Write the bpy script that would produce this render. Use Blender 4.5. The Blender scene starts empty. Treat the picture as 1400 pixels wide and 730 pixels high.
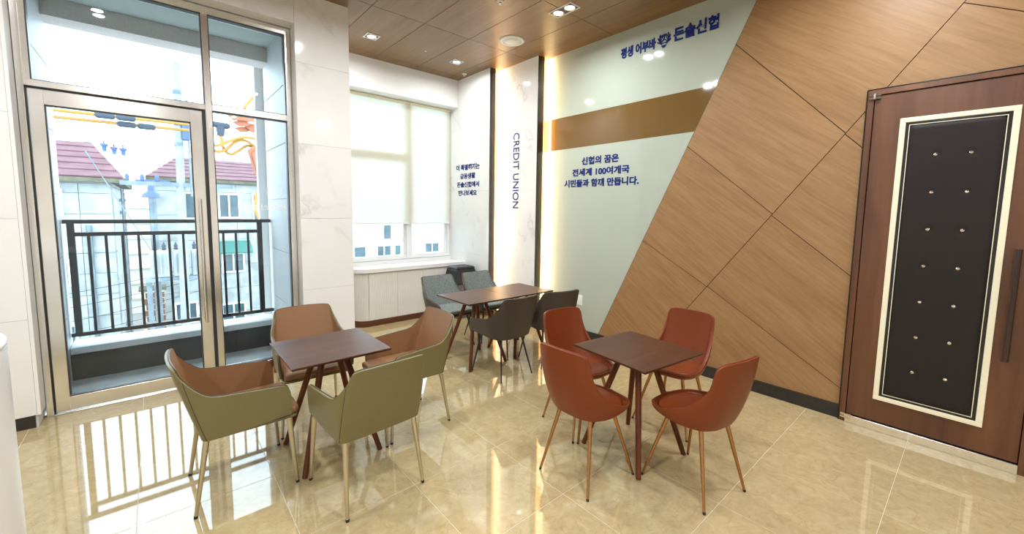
import bpy, bmesh, math, random
from mathutils import Vector, Matrix
random.seed(7)
C = bpy.context.scene.collection
sc = bpy.context.scene
PI = math.pi

# ------------------------------------------------------------------ camera
YAW, PITCH, ROLL = 0.852628, -0.092637, 0.014348
fw = Vector((math.cos(PITCH)*math.cos(YAW), math.cos(PITCH)*math.sin(YAW), math.sin(PITCH)))
rt0 = Vector((math.sin(YAW), -math.cos(YAW), 0)); up0 = rt0.cross(fw)
rt = math.cos(ROLL)*rt0 + math.sin(ROLL)*up0
up = -math.sin(ROLL)*rt0 + math.cos(ROLL)*up0
cd = bpy.data.cameras.new('camera'); cam = bpy.data.objects.new('camera', cd); C.objects.link(cam)
cd.sensor_width = 36; cd.sensor_fit = 'HORIZONTAL'; cd.lens = 558.05/1400*36
cd.shift_x = 0; cd.shift_y = -(365-339.9)/1400
cd.clip_start = .05; cd.clip_end = 400
M = Matrix((rt, up, -fw)).transposed().to_4x4(); M.translation = (0, 0, 1.635)
cam.matrix_world = M
sc.camera = cam

# ------------------------------------------------------------------ world, exposure
w = bpy.data.worlds.new('sky'); sc.world = w; w.use_nodes = True
wn = w.node_tree; bg = wn.nodes['Background']
bg.inputs[0].default_value = (.74, .885, 1, 1); bg.inputs[1].default_value = 6.0
vs = sc.view_settings
vs.view_transform = 'Standard'; vs.look = 'None'; vs.gamma = 1; vs.exposure = 0.27
vs.use_curve_mapping = False
sc.display_settings.display_device = 'sRGB'
cy = sc.cycles
cy.use_denoising = True
cy.max_bounces = 10; cy.diffuse_bounces = 5; cy.glossy_bounces = 6; cy.transparent_max_bounces = 16
cy.sample_clamp_indirect = 6; cy.caustics_reflective = False; cy.caustics_refractive = False

# ceiling lamps: (x, y, watts, kind); each gets a fixture further down
DOWN = [(2.05, 4.94), (3.258, 4.95)]
DOUBLE = [(3.246, 2.9625), (1.46, 2.9625), (-.35, 2.9625), (3.246, .478), (1.46, .478), (-.35, .478),
          (3.246, -2.0), (1.46, -2.0), (-.35, -2.0), (-2.1, 2.9625), (-2.1, .478), (-2.1, -2.0)]  # only the first twin is in view; the others are added as fill light
W_DOWN, W_DOUBLE = 12, 14      # watts per lamp
LAMP_COL = (.93, .97, 1)
WARM = (1, .62, .30)

# ------------------------------------------------------------------ material helpers
def rgb(r, g, b):
    f = lambda c: (c/255/12.92) if c/255 <= .04045 else ((c/255+.055)/1.055)**2.4
    return (f(r), f(g), f(b), 1)
def mat(name, col=(.8,.8,.8,1), rough=.5, metal=0, spec=.5, coat=0, **k):
    m = bpy.data.materials.new(name); m.use_nodes = True
    b = m.node_tree.nodes['Principled BSDF']
    if len(col) == 3: col = (*col, 1)
    b.inputs['Base Color'].default_value = col; b.inputs['Roughness'].default_value = rough
    b.inputs['Metallic'].default_value = metal; b.inputs['Specular IOR Level'].default_value = spec
    b.inputs['Coat Weight'].default_value = coat
    m.diffuse_color = col
    return m
def nt(m): return m.node_tree, m.node_tree.nodes['Principled BSDF'], m.node_tree.links
def node(t, kind, **k):
    n = t.nodes.new(kind)
    for a, v in k.items(): setattr(n, a, v)
    return n
def mapping(t, l, src, rot=(0,0,0), scale=(1,1,1), rnd=False):
    a = node(t, 'ShaderNodeMapping'); a.inputs['Rotation'].default_value = rot
    l.new(src, a.inputs['Vector'])
    b = node(t, 'ShaderNodeMapping'); b.inputs['Scale'].default_value = scale
    l.new(a.outputs[0], b.inputs['Vector'])
    out = b.outputs[0]
    if rnd:
        oi = node(t, 'ShaderNodeObjectInfo'); mu = node(t, 'ShaderNodeVectorMath', operation='SCALE')
        cx = node(t, 'ShaderNodeCombineXYZ')
        for i in range(3): l.new(oi.outputs['Random'], cx.inputs[i])
        l.new(cx.outputs[0], mu.inputs[0]); mu.inputs['Scale'].default_value = 37
        ad = node(t, 'ShaderNodeVectorMath', operation='ADD'); l.new(out, ad.inputs[0]); l.new(mu.outputs[0], ad.inputs[1])
        out = ad.outputs[0]
    return out
def ramp(t, l, fac, stops):
    r = node(t, 'ShaderNodeValToRGB'); e = r.color_ramp.elements
    while len(e) < len(stops): e.new(.5)
    for x, (p, c) in zip(e, stops): x.position = p; x.color = c if len(c) == 4 else (*c, 1)
    l.new(fac, r.inputs[0]); return r.outputs[0]
def bump(t, l, b, h, s=.1, d=.01):
    n = node(t, 'ShaderNodeBump'); n.inputs['Strength'].default_value = s; n.inputs['Distance'].default_value = d
    l.new(h, n.inputs['Height']); l.new(n.outputs[0], b.inputs['Normal'])
def wood(name, c1, c2, c3, rot=(0,0,0), scale=(20,1.5,20), rough=.4, rnd=True, spec=.5, band=.55):
    m = mat(name, c2, rough, spec=spec); t, b, l = nt(m)
    tc = node(t, 'ShaderNodeTexCoord'); v = mapping(t, l, tc.outputs['Object'], rot, scale, rnd)
    n1 = node(t, 'ShaderNodeTexNoise'); n1.inputs['Scale'].default_value = 1; n1.inputs['Detail'].default_value = 7
    n1.inputs['Roughness'].default_value = .62; n1.inputs['Distortion'].default_value = .5; l.new(v, n1.inputs['Vector'])
    sc2 = node(t, 'ShaderNodeVectorMath', operation='MULTIPLY'); sc2.inputs[1].default_value = (.22,.5,.22); l.new(v, sc2.inputs[0])
    n2 = node(t, 'ShaderNodeTexNoise'); n2.inputs['Scale'].default_value = 1; n2.inputs['Detail'].default_value = 3; l.new(sc2.outputs[0], n2.inputs['Vector'])
    mx = node(t, 'ShaderNodeMix', data_type='FLOAT'); mx.inputs[0].default_value = band
    l.new(n1.outputs[0], mx.inputs[2]); l.new(n2.outputs[0], mx.inputs[3])
    col = ramp(t, l, mx.outputs[0], [(.33, c1), (.5, c2), (.68, c3)])
    l.new(col, b.inputs['Base Color'])
    bump(t, l, b, n1.outputs[0], .04, .004)
    return m
def marble(name, base, vein, rough=.12, scale=1.1, amount=.55, rnd=True):
    m = mat(name, base, rough); t, b, l = nt(m)
    tc = node(t, 'ShaderNodeTexCoord'); v = mapping(t, l, tc.outputs['Object'], (.55,.6,0), (scale*1.5,scale*1.5,scale*.42), rnd)
    n = node(t, 'ShaderNodeTexNoise'); n.inputs['Scale'].default_value = 2.2; n.inputs['Detail'].default_value = 9; n.inputs['Distortion'].default_value = .35
    l.new(v, n.inputs['Vector'])
    a = node(t, 'ShaderNodeMath', operation='SUBTRACT'); l.new(n.outputs[0], a.inputs[0]); a.inputs[1].default_value = .5
    c = node(t, 'ShaderNodeMath', operation='ABSOLUTE'); l.new(a.outputs[0], c.inputs[0])
    n2 = node(t, 'ShaderNodeTexNoise'); n2.inputs['Scale'].default_value = 1.3; n2.inputs['Detail'].default_value = 3; l.new(v, n2.inputs['Vector'])
    f = ramp(t, l, c.outputs[0], [(0, (amount,)*3), (.012, (amount*.5,)*3), (.035, (0,0,0))])
    f2 = ramp(t, l, n2.outputs[0], [(.5, (0,0,0)), (.68, (1,1,1))])
    mu = node(t, 'ShaderNodeMath', operation='MULTIPLY'); l.new(f, mu.inputs[0]); l.new(f2, mu.inputs[1])
    cl = ramp(t, l, n2.outputs[0], [(.3, base), (.75, tuple(x*.93 for x in base[:3]))])
    mx = node(t, 'ShaderNodeMix', data_type='RGBA'); l.new(mu.outputs[0], mx.inputs[0]); l.new(cl, mx.inputs[6]); mx.inputs[7].default_value = vein
    l.new(mx.outputs[2], b.inputs['Base Color'])
    return m
def noisy(name, c1, c2, scale=8, rough=.5, detail=4, bs=0, metal=0, rnd=False, spec=.5):
    m = mat(name, c1, rough, metal, spec); t, b, l = nt(m)
    tc = node(t, 'ShaderNodeTexCoord'); v = mapping(t, l, tc.outputs['Object'], rnd=rnd)
    n = node(t, 'ShaderNodeTexNoise'); n.inputs['Scale'].default_value = scale; n.inputs['Detail'].default_value = detail; l.new(v, n.inputs['Vector'])
    l.new(ramp(t, l, n.outputs[0], [(.35, c1), (.65, c2)]), b.inputs['Base Color'])
    if bs: bump(t, l, b, n.outputs[0], bs, .003)
    return m
def emit(name, col, s):
    m = bpy.data.materials.new(name); m.use_nodes = True; t = m.node_tree; t.nodes.clear()
    e = node(t, 'ShaderNodeEmission'); e.inputs[0].default_value = (*col[:3], 1); e.inputs[1].default_value = s
    o = node(t, 'ShaderNodeOutputMaterial'); t.links.new(e.outputs[0], o.inputs[0]); return m
def thin_glass(name, tint=(.93,.97,.98), ior=1.5):
    m = bpy.data.materials.new(name); m.use_nodes = True; t = m.node_tree; t.nodes.clear()
    tr = node(t, 'ShaderNodeBsdfTransparent'); tr.inputs[0].default_value = (*tint, 1)
    g = node(t, 'ShaderNodeBsdfGlossy'); g.inputs['Roughness'].default_value = .0
    f = node(t, 'ShaderNodeFresnel'); f.inputs[0].default_value = ior
    x = node(t, 'ShaderNodeMixShader'); o = node(t, 'ShaderNodeOutputMaterial')
    t.links.new(f.outputs[0], x.inputs[0]); t.links.new(tr.outputs[0], x.inputs[1]); t.links.new(g.outputs[0], x.inputs[2])
    t.links.new(x.outputs[0], o.inputs[0]); return m
def leather(name, c, rough=.42, var=.9):
    return noisy(name, c, tuple(x*var for x in c[:3])+(1,), 260, rough, 2, .12)

MT = {}
MT['white_paint'] = noisy('white_paint', (.84,.84,.83,1), (.81,.81,.80,1), 3, .6)
MT['marble'] = marble('white_marble', (.86,.85,.82,1), (.45,.42,.38,1), .06, .8, .5)
MT['marble2'] = marble('veined_marble', (.84,.84,.82,1), (.42,.42,.42,1), .06, 1.1, .6)
MT['steel'] = noisy('brushed_steel', (.96,.93,.88,1), (.91,.88,.83,1), 4, .22, 2, 0, 1)
MT['steel_dark'] = mat('steel_gap', (.06,.06,.065), .4, .3)
MT['glass'] = thin_glass('clear_glass')
MT['vinyl'] = mat('white_vinyl', (.95,.95,.95), .5)
MT['black'] = noisy('black_base', (.02,.019,.018,1), (.028,.026,.024,1), 20, .3)
MT['ceiling_wood'] = wood('ceiling_wood', rgb(104,76,43), rgb(121,91,55), rgb(134,104,66), (0,0,0), (26,1.3,20), .38)
alpha = math.atan2(.58, .8)
MT['wall_wood'] = wood('oak_wall_wood', rgb(136,101,64), rgb(151,115,76), rgb(163,127,87), (-alpha,0,0), (10,2.6,42), .42, True, .4, .35)
MT['gap'] = mat('shadow_gap', (.05,.035,.022), .7)
MT['door_wood'] = wood('walnut_door_wood', rgb(76,44,27), rgb(103,65,41), rgb(124,83,57), (0,0,0), (9,9,.8), .35, True)
MT['table_wood'] = wood('walnut_table_wood', rgb(54,29,17), rgb(74,42,25), rgb(86,52,33), (0,0,0), (3,22,20), .36, True, .32)
MT['leg_wood'] = wood('walnut_leg_wood', rgb(62,28,12), rgb(96,47,21), rgb(112,60,30), (0,0,0), (26,26,2), .28, True, .35)
MT['mural'] = mat('pale_green_glass', rgb(176,184,170), .06, 0, .5)
MT['bronze_band'] = mat('bronze_brown_glass', rgb(112,86,48), .06, 0, .5)
MT['blue'] = mat('navy_lettering', rgb(22,42,112), .6, 0, .15)
MT['cream'] = mat('cream_moulding', rgb(236,228,200), .3)
MT['padding'] = leather('dark_brown_padding', rgb(36,30,28), .55, .92); MT['padding'].node_tree.nodes['Principled BSDF'].inputs['Specular IOR Level'].default_value = .25
MT['chrome'] = mat('polished_chrome', (.85,.82,.76), .1, 1)
MT['blackline'] = mat('black_lacquer', (.012,.012,.012), .2)
MT['handle'] = wood('dark_handle_wood', rgb(34,20,15), rgb(50,30,22), rgb(62,38,28), (0,0,0), (30,30,2), .35, False)
MT['plastic'] = mat('white_plastic', (.82,.82,.80), .35)
MT['tan'] = leather('tan_leather', rgb(142,102,68), .45)
MT['olive'] = leather('olive_leather', rgb(118,108,70), .4)
MT['piping'] = mat('dark_piping', rgb(52,44,34), .5)
MT['terracotta'] = leather('terracotta_leather', rgb(122,55,22), .38); MT['terracotta'].node_tree.nodes['Principled BSDF'].inputs['Specular IOR Level'].default_value = .35
MT['terracotta_piping'] = mat('dark_terracotta_piping', rgb(112,46,22), .45)
MT['champagne'] = mat('champagne_metal', rgb(206,198,176), .25, 1)
MT['bronze'] = mat('copper_bronze_metal', rgb(180,134,90), .22, 1)
MT['black_metal'] = noisy('black_metal', (.012,.012,.013,1), (.02,.02,.021,1), 30, .4)
MT['charcoal'] = leather('charcoal_leather', rgb(66,58,50), .42)
m = noisy('grey_green_fabric', rgb(80,86,84), rgb(152,160,156), 190, .9, 3, .3); MT['fabric'] = m
MT['rubber'] = mat('black_rubber', (.015,.015,.015), .6)
MT['cabinet'] = mat('white_lacquer', (.80,.79,.75), .4)
MT['counter'] = mat('white_solid_surface', (.84,.84,.82), .25)
MT['kick'] = wood('brown_plinth_wood', rgb(80,42,26), rgb(100,58,38), rgb(116,70,48), (0,0,0), (2,2,26), .35, False)
MT['upvc'] = mat('white_window_frame', (.82,.83,.82), .35)
m = bpy.data.materials.new('translucent_blind_cloth'); m.use_nodes = True; t = m.node_tree; t.nodes.clear()
a = node(t, 'ShaderNodeBsdfDiffuse'); a.inputs[0].default_value = (.92,.90,.80,1)
b = node(t, 'ShaderNodeBsdfTranslucent'); b.inputs[0].default_value = (.98,.96,.89,1)
x = node(t, 'ShaderNodeMixShader'); x.inputs[0].default_value = .72
o = node(t, 'ShaderNodeOutputMaterial'); t.links.new(a.outputs[0], x.inputs[1]); t.links.new(b.outputs[0], x.inputs[2])
tr = node(t, 'ShaderNodeBsdfTransparent'); x2 = node(t, 'ShaderNodeMixShader'); x2.inputs[0].default_value = .09      # open weave
t.links.new(x.outputs[0], x2.inputs[1]); t.links.new(tr.outputs[0], x2.inputs[2]); t.links.new(x2.outputs[0], o.inputs[0])
MT['blind'] = m
MT['beige_plastic'] = mat('beige_blind_tube', rgb(226,220,190), .5)
MT['granite'] = noisy('grey_granite', rgb(200,202,202), rgb(218,220,220), 160, .5, 3)
MT['joint'] = mat('white_joint', (.85,.85,.85), .6)
MT['concrete'] = noisy('balcony_concrete', rgb(184,188,186), rgb(212,214,212), 5, .35, 6)
MT['parapet'] = noisy('dark_parapet_render', rgb(28,34,42), rgb(42,50,60), 3, .6, 5)
MT['capstone'] = noisy('grey_capstone', rgb(212,216,218), rgb(226,228,230), 90, .5)
MT['soffit'] = noisy('grey_green_soffit', rgb(196,208,204), rgb(206,216,212), 2, .5)
MT['beam'] = noisy('pinkish_beam_render', rgb(222,210,206), rgb(232,222,218), 60, .7)
MT['rail'] = noisy('navy_black_rail', rgb(26,29,38), rgb(34,38,48), 20, .4)
MT['panel_wall'] = noisy('pale_cement_panel', rgb(134,139,138), rgb(164,168,166), 1.6, .8, 6, rnd=True)
MT['far_wall'] = noisy('weathered_cement', rgb(118,122,120), rgb(148,152,150), .8, .8, 6)
MT['tile_roof'] = noisy('faded_red_roof', rgb(86,48,54), rgb(104,66,74), 1.5, .8, 6, rnd=True)
MT['eave'] = noisy('mossy_eave', rgb(76,74,58), rgb(100,98,78), 3, .8)
MT['far_glass'] = noisy('teal_window_glass', rgb(38,62,70), rgb(64,90,98), 1.2, .2)
MT['awning'] = mat('green_awning', rgb(48,104,96), .6)
MT['white_wall'] = noisy('bright_white_wall', (.85,.84,.80,1), (.78,.77,.74,1), .7, .8)
MT['far_brick'] = noisy('weathered_brick', rgb(96,60,44), rgb(120,84,64), 2.5, .8, 5, rnd=True)
MT['pole'] = noisy('concrete_pole', rgb(122,130,136), rgb(140,148,152), 3, .8)
MT['zinc'] = noisy('zinc_tube', rgb(84,98,106), rgb(112,124,132), 2, .4, 3, 0, .3)
MT['transformer'] = noisy('pale_transformer_paint', rgb(140,146,148), rgb(156,162,164), 2, .5)
MT['yellow'] = mat('yellow_hose', rgb(150,108,34), .5)
MT['slate'] = mat('slate_connector', rgb(46,56,68), .6)
MT['blue_ins'] = mat('blue_insulator', rgb(62,84,122), .5)
MT['orange'] = noisy('orange_cover', rgb(138,74,48), rgb(152,88,60), 4, .55)
MT['wire'] = mat('dark_wire', rgb(60,64,72), .6)
MT['red'] = mat('red_paint', rgb(170,24,20), .35)
MT['ground'] = noisy('alley_concrete', rgb(120,118,112), rgb(140,138,132), .5, .9)
MT['white_gloss'] = mat('white_rounded_panel', (.84,.83,.81), .3)
MT['bin_black'] = noisy('black_bin_plastic', (.010,.0105,.012,1), (.014,.014,.016,1), 30, .5)
MT['bin_grey'] = noisy('grey_bin_plastic', (.13,.13,.13,1), (.16,.16,.16,1), 30, .4)
MT['lens'] = emit('lamp_lens', (1,.98,.95), 12)
MT['led'] = emit('warm_led', (1,.74,.46), 150)
MT['screen_rib'] = mat('white_diffuser', (.8,.8,.78), .4)
# polished beige marble floor
m = mat('polished_beige_marble', rgb(214,196,156), .03, 0, 1.0); t, b, l = nt(m)
tc = node(t, 'ShaderNodeTexCoord'); v = mapping(t, l, tc.outputs['Object'], (0,0,.4), (1,1,1), True)
n1 = node(t, 'ShaderNodeTexNoise'); n1.inputs['Scale'].default_value = 10; n1.inputs['Detail'].default_value = 8; n1.inputs['Roughness'].default_value = .65; n1.inputs['Distortion'].default_value = 1.6; l.new(v, n1.inputs['Vector'])
base = ramp(t, l, n1.outputs[0], [(.3, rgb(175,153,110)), (.48, rgb(184,164,121)), (.62, rgb(190,171,130)), (.75, rgb(201,185,147))])
n2 = node(t, 'ShaderNodeTexNoise'); n2.inputs['Scale'].default_value = 5; n2.inputs['Detail'].default_value = 9; n2.inputs['Distortion'].default_value = 2.6; l.new(v, n2.inputs['Vector'])
a = node(t, 'ShaderNodeMath', operation='SUBTRACT'); l.new(n2.outputs[0], a.inputs[0]); a.inputs[1].default_value = .43
c = node(t, 'ShaderNodeMath', operation='ABSOLUTE'); l.new(a.outputs[0], c.inputs[0])
f = ramp(t, l, c.outputs[0], [(0, (.5,)*3), (.006, (.25,)*3), (.014, (0,0,0))])
mx = node(t, 'ShaderNodeMix', data_type='RGBA'); l.new(f, mx.inputs[0]); l.new(base, mx.inputs[6]); mx.inputs[7].default_value = rgb(160,120,74)
l.new(mx.outputs[2], b.inputs['Base Color'])
MT['floor'] = m
MT['grout'] = mat('pale_grout', rgb(222,212,188), .5)

# ------------------------------------------------------------------ mesh builder
class MB:
    def __init__(s): s.v = []; s.f = []
    def add(s, vs, fs):
        o = len(s.v); s.v += [tuple(p) for p in vs]; s.f += [tuple(i+o for i in f) for f in fs]; return s
    def box(s, a, b):
        x0,y0,z0 = a; x1,y1,z1 = b
        return s.add([(x0,y0,z0),(x1,y0,z0),(x1,y1,z0),(x0,y1,z0),(x0,y0,z1),(x1,y0,z1),(x1,y1,z1),(x0,y1,z1)],
              [(0,3,2,1),(4,5,6,7),(0,1,5,4),(1,2,6,5),(2,3,7,6),(3,0,4,7)])
    def prism(s, poly, fn):
        """poly: 2D points, fn(u, v, 0|1) -> 3D"""
        n = len(poly)
        vs = [fn(u,v,0) for u,v in poly] + [fn(u,v,1) for u,v in poly]
        return s.add(vs, [tuple(range(n))[::-1], tuple(range(n,2*n))] + [(i,(i+1)%n,n+(i+1)%n,n+i) for i in range(n)])
    def tube(s, path, rad, seg=12, cap=True):
        path = [Vector(p) for p in path]; n = len(path)
        if not hasattr(rad, '__len__'): rad = [rad]*n
        rings = []; ref = None
        for i, p in enumerate(path):
            d = (path[min(i+1,n-1)]-path[max(i-1,0)]).normalized()
            if ref is None:
                ref = Vector((0,0,1)) if abs(d.z) < .9 else Vector((1,0,0))
            a = (ref - d*ref.dot(d)).normalized(); ref = a; b = d.cross(a)
            rings.append([p + rad[i]*(math.cos(2*PI*k/seg)*a + math.sin(2*PI*k/seg)*b) for k in range(seg)])
        fs = []
        for i in range(n-1):
            for k in range(seg):
                fs.append((i*seg+k, i*seg+(k+1)%seg, (i+1)*seg+(k+1)%seg, (i+1)*seg+k))
        if cap: fs += [tuple(range(seg))[::-1], tuple((n-1)*seg+k for k in range(seg))]
        return s.add([q for r in rings for q in r], fs)
    def lathe(s, prof, seg=24, axis='z', o=(0,0,0)):
        vs = []; fs = []; n = len(prof)
        for k in range(seg):
            c, q = math.cos(2*PI*k/seg), math.sin(2*PI*k/seg)
            for r, h in prof:
                p = (r*c, r*q, h) if axis == 'z' else (h, r*c, r*q) if axis == 'x' else (r*q, h, r*c)
                vs.append((p[0]+o[0], p[1]+o[1], p[2]+o[2]))
        for k in range(seg):
            for i in range(n-1):
                fs.append((k*n+i, ((k+1)%seg)*n+i, ((k+1)%seg)*n+i+1, k*n+i+1))
        return s.add(vs, fs)
    def build(s, name, m, parent=None, smooth=False, bevel=0, seg=2, loc=None, weld=False, auto=None):
        me = bpy.data.meshes.new(name); me.from_pydata(s.v, [], s.f); me.validate()
        bm = bmesh.new(); bm.from_mesh(me)
        if weld: bmesh.ops.remove_doubles(bm, verts=bm.verts, dist=1e-5)
        if bevel: bmesh.ops.bevel(bm, geom=bm.edges[:], offset=bevel, segments=seg, affect='EDGES', profile=.5)
        bmesh.ops.recalc_face_normals(bm, faces=bm.faces); bm.to_mesh(me); bm.free()
        me.materials.append(MT[m] if isinstance(m, str) else m)
        if smooth or auto:
            for p in me.polygons: p.use_smooth = True
            if auto: me.set_sharp_from_angle(angle=math.radians(auto))
        o = bpy.data.objects.new(name, me); C.objects.link(o)
        if parent: o.parent = parent
        if loc: o.location = loc
        return o
def share(o, parent=None, loc=None, rot=None):
    c = o.copy(); C.objects.link(c)
    if parent is not None: c.parent = parent
    if loc is not None: c.location = loc
    if rot is not None: c.rotation_euler = rot
    return c
def tag(o, label=None, cat=None, group=None, kind=None):
    if label: o['label'] = label
    if cat: o['category'] = cat
    if group: o['group'] = group
    if kind: o['kind'] = kind
    return o
def empty(name, loc=(0,0,0), rz=0, label=None, cat=None, group=None, kind=None):
    o = bpy.data.objects.new(name, None); C.objects.link(o); o.location = loc; o.rotation_euler = (0,0,rz)
    o.empty_display_size = .1
    return tag(o, label, cat, group, kind)
def struct(o): o['kind'] = 'structure'; return o
def copy_tree(o, parent=None):
    c = o.copy(); C.objects.link(c)
    if parent is not None: c.parent = parent
    for ch in [x for x in bpy.data.objects if x.parent == o]: copy_tree(ch, c)
    return c
def box(name, a, b, m, parent=None, bevel=0, **k): return MB().box(a, b).build(name, m, parent, bevel=bevel, **k)

# ================================================================== SETTING
XW, XM, XM2, YD, YP, YS, ZC = 4.111, 3.740, 3.924, 4.614, 4.433, 5.639, 3.679
XL, YR = -3.3, -4.2            # far room limits behind the camera
# floor: bed + tiles
floor = struct(box('floor', (XL,YR,-.12), (4.3,4.66,-.0012), 'grout'))
box('floor_bed', (1.0,4.66,-.12), (4.3,6.2,-.0012), 'grout', floor)
TS, TX0, TY0 = .6195, -3.2475, -4.13
g = .0014
tile_me = MB().box((g,g,-.012), (TS-g,.6225-g,0)).build('tile', 'floor', floor, bevel=.0006, seg=1)
tile_me.location = (TX0,TY0,0)
first = True
for i in range(12):
    for j in range(16):
        x, y = TX0+i*TS, TY0+j*.6225
        if y > 4.4 and x < 1.2: continue
        if x > 4.1 : continue
        if first: tile_me.location = (x,y,0); first = False; continue
        share(tile_me, floor, (x,y,0))
# the row before the glass door is cut short
for i in range(8):
    x = TX0+i*TS
    box('tile', (x+g, TY0+14*.6225-.6225*0+g-.6225*.0, -.012), (x+TS-g, 4.655, 0), 'floor', floor) if TY0+14*.6225 > 4.4 and x < 1.2 else None
# ceiling
ceiling = struct(box('ceiling', (XL,YR,ZC+.014), (4.3,6.2,ZC+.09), 'gap'))
cp = MB().box((.003,.003,0), (.591,1.2395,.012)).build('ceiling_panel', 'ceiling_wood', ceiling, bevel=.0008, seg=1)
k0 = True
for i in range(-9, 5):
    for j in range(-7, 2):
        x, y = 1.76+i*.594, 4.213+j*1.2425
        if x < XL-.4 or x > 4.2: continue
        if k0: cp.location = (x,y,ZC); k0 = False
        else: share(cp, ceiling, (x,y,ZC))
# walls behind the camera
struct(box('wall_front', (XL-.1,YR-.1,-.02), (4.3,YR,ZC+.02), 'white_paint'))
struct(box('wall_far_left', (XL-.1,YR,-.02), (XL,4.7,ZC+.02), 'white_paint'))

# ---- wall with the glass door (left)
wl = struct(box('wall_left', (XL-.1,YP+.0205,.0), (-.7245,4.72,ZC+.014), 'white_paint'))
box('pier_core', (1.106,YP+.02,0), (1.576,5.95,ZC+.014), 'white_paint', wl)
box('lintel_core', (-.704,YP+.02,3.40), (1.106,4.72,ZC+.014), 'white_paint', wl)
zj = [.0, .806, 1.53, 2.26, 3.03, ZC+.002]
for a, b in zip(zj, zj[1:]):
    box('marble_slab', (1.087,YP,a+.0008), (1.596,YP+.02,b-.0008), 'marble', wl, .0008, seg=1)
    box('marble_slab', (1.576,YP+.0205,a+.0008), (1.596,5.64,b-.0008), 'marble', wl, .0008, seg=1)
zl = [.095, .806, 1.53, 2.26, 3.03, ZC+.002]
for k in range(5):
    for a, b in zip(zl, zl[1:]):
        x1 = -.724-k*.6; box('marble_slab', (max(XL,x1-.6)+.0008,YP,a+.0008), (x1-.0008,YP+.02,b-.0008), 'marble', wl, .0008, seg=1)
for a, b in ((-.7235,-.1),(-.1,.5),(.5,1.086)):
    box('marble_slab', (a+.0008,YP,3.378), (b-.0008,YP+.02,ZC+.002), 'marble', wl, .0008, seg=1)
# reveals of the opening (white trim and steel lining)
box('reveal_trim', (-.7235,YP,.095), (-.704,4.60,3.378), 'white_gloss', wl)
box('reveal_trim', (1.087,YP+.021,.0), (1.1055,4.60,3.378), 'marble', wl)
box('reveal_trim', (-.703,YP+.021,3.379), (1.1055,4.60,3.399), 'marble', wl)
bb = struct(MB().box((XL,YP+.006,0), (-.735,YP+.045,.093)).box((-.765,YP+.045,0), (-.735,4.60,.093)).build('baseboard_left', 'black'))

# ---- glass door unit
door = struct(empty('door_1', (.2,YD,0)))
def dpart(name, a, b, m, bevel=.002, parent=None):
    if parent is None: parent = door
    return box(name, (a[0]-.2,a[1]-YD,a[2]), (b[0]-.2,b[1]-YD,b[2]), m, parent, bevel, seg=1)
F0, F1 = YD, YD+.10
dpart('frame_jamb', (-.703,F0-.012,0), (-.667,F1,3.376), 'steel')
dpart('frame_jamb', (1.036,F0-.012,0), (1.086,F1,3.376), 'steel')
dpart('frame_head', (-.667,F0-.008,3.314), (1.036,F1,3.376), 'steel')
dpart('mullion', (.384,F0-.008,0), (.432,F1,3.314), 'steel')
dpart('transom', (-.667,F0-.006,2.490), (.384,F1,2.536), 'steel')
dpart('transom', (.432,F0-.006,2.490), (1.036,F1,2.547), 'steel')
dpart('sill_rail', (.432,F0-.004,0), (1.036,F1,.10), 'steel')
dpart('upper_jamb', (-.667,F0+.004,2.536), (-.634,F1,3.314), 'steel')
dpart('threshold', (-.667,F0-.02,0), (.384,F1,.008), 'steel')
dpart('gasket', (-.6665,F0+.02,.009), (-.660,F1-.02,2.489), 'steel_dark', 0)
dpart('gasket', (.360,F0+.02,.009), (.3835,F1-.02,2.489), 'steel_dark', 0)
dpart('gasket', (-.66,F0+.02,2.478), (.36,F1-.02,2.4895), 'steel_dark', 0)
for nm, a, b in (('glass_pane', (-.634,2.536),(.384,3.314)), ('glass_pane', (.432,2.547),(1.036,3.314)), ('glass_pane', (.432,.10),(1.036,2.490))):
    e = .007
    fr = MB()
    for p, q in (((a[0],a[1]),(b[0],a[1]+e)), ((a[0],b[1]-e),(b[0],b[1])), ((a[0],a[1]+e),(a[0]+e,b[1]-e)), ((b[0]-e,a[1]+e),(b[0],b[1]-e))):
        fr.box((p[0]-.2,.012,p[1]), (q[0]-.2,.07,q[1]))
    fr.build('glazing_bead', 'steel_dark', door)
    pn = dpart(nm, (a[0]+e,F0+.045,a[1]+e), (b[0]-e,F0+.0455,b[1]-e), 'glass', 0)
leaf = empty('door_leaf', (-.2-.655,0,0)); leaf.parent = door
def lpart(name, a, b, m, bevel=.002, parent=None):
    return box(name, (a[0]+.655,a[1],a[2]), (b[0]+.655,b[1],b[2]), m, leaf if parent is None else parent, bevel, seg=1)
lpart('stile', (-.655,.002,.016), (-.578,.062,2.474), 'steel')
lpart('stile', (.275,.002,.016), (.357,.062,2.474), 'steel')
lpart('rail', (-.578,.004,.016), (.275,.060,.122), 'steel')
lpart('rail', (-.578,.004,2.368), (.275,.060,2.474), 'steel')
bd = MB(); e = .008
for p, q in (((-.578,.122),(.275,.122+e)), ((-.578,2.368-e),(.275,2.368)), ((-.578,.122+e),(-.578+e,2.368-e)), ((.275-e,.122+e),(.275,2.368-e))):
    bd.box((p[0]+.655,.014,p[1]), (q[0]+.655,.05,q[1]))
bd.build('glazing_bead', 'steel_dark', leaf)
lpart('glass_pane', (-.57,.03,.13), (.267,.0305,2.36), 'glass', 0)
h = MB().tube([(.31+.655,-.05,.58),(.31+.655,-.05,1.70)], .0125, 16)
h.tube([(.31+.655,-.05,.75),(.31+.655,.003,.75)], .009); h.tube([(.31+.655,-.05,1.53),(.31+.655,.003,1.53)], .009)
h.build('pull_handle', 'chrome', leaf, auto=40)
h2 = MB().tube([(.31+.655,.112,.58),(.31+.655,.112,1.70)], .0125, 16)
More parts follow.
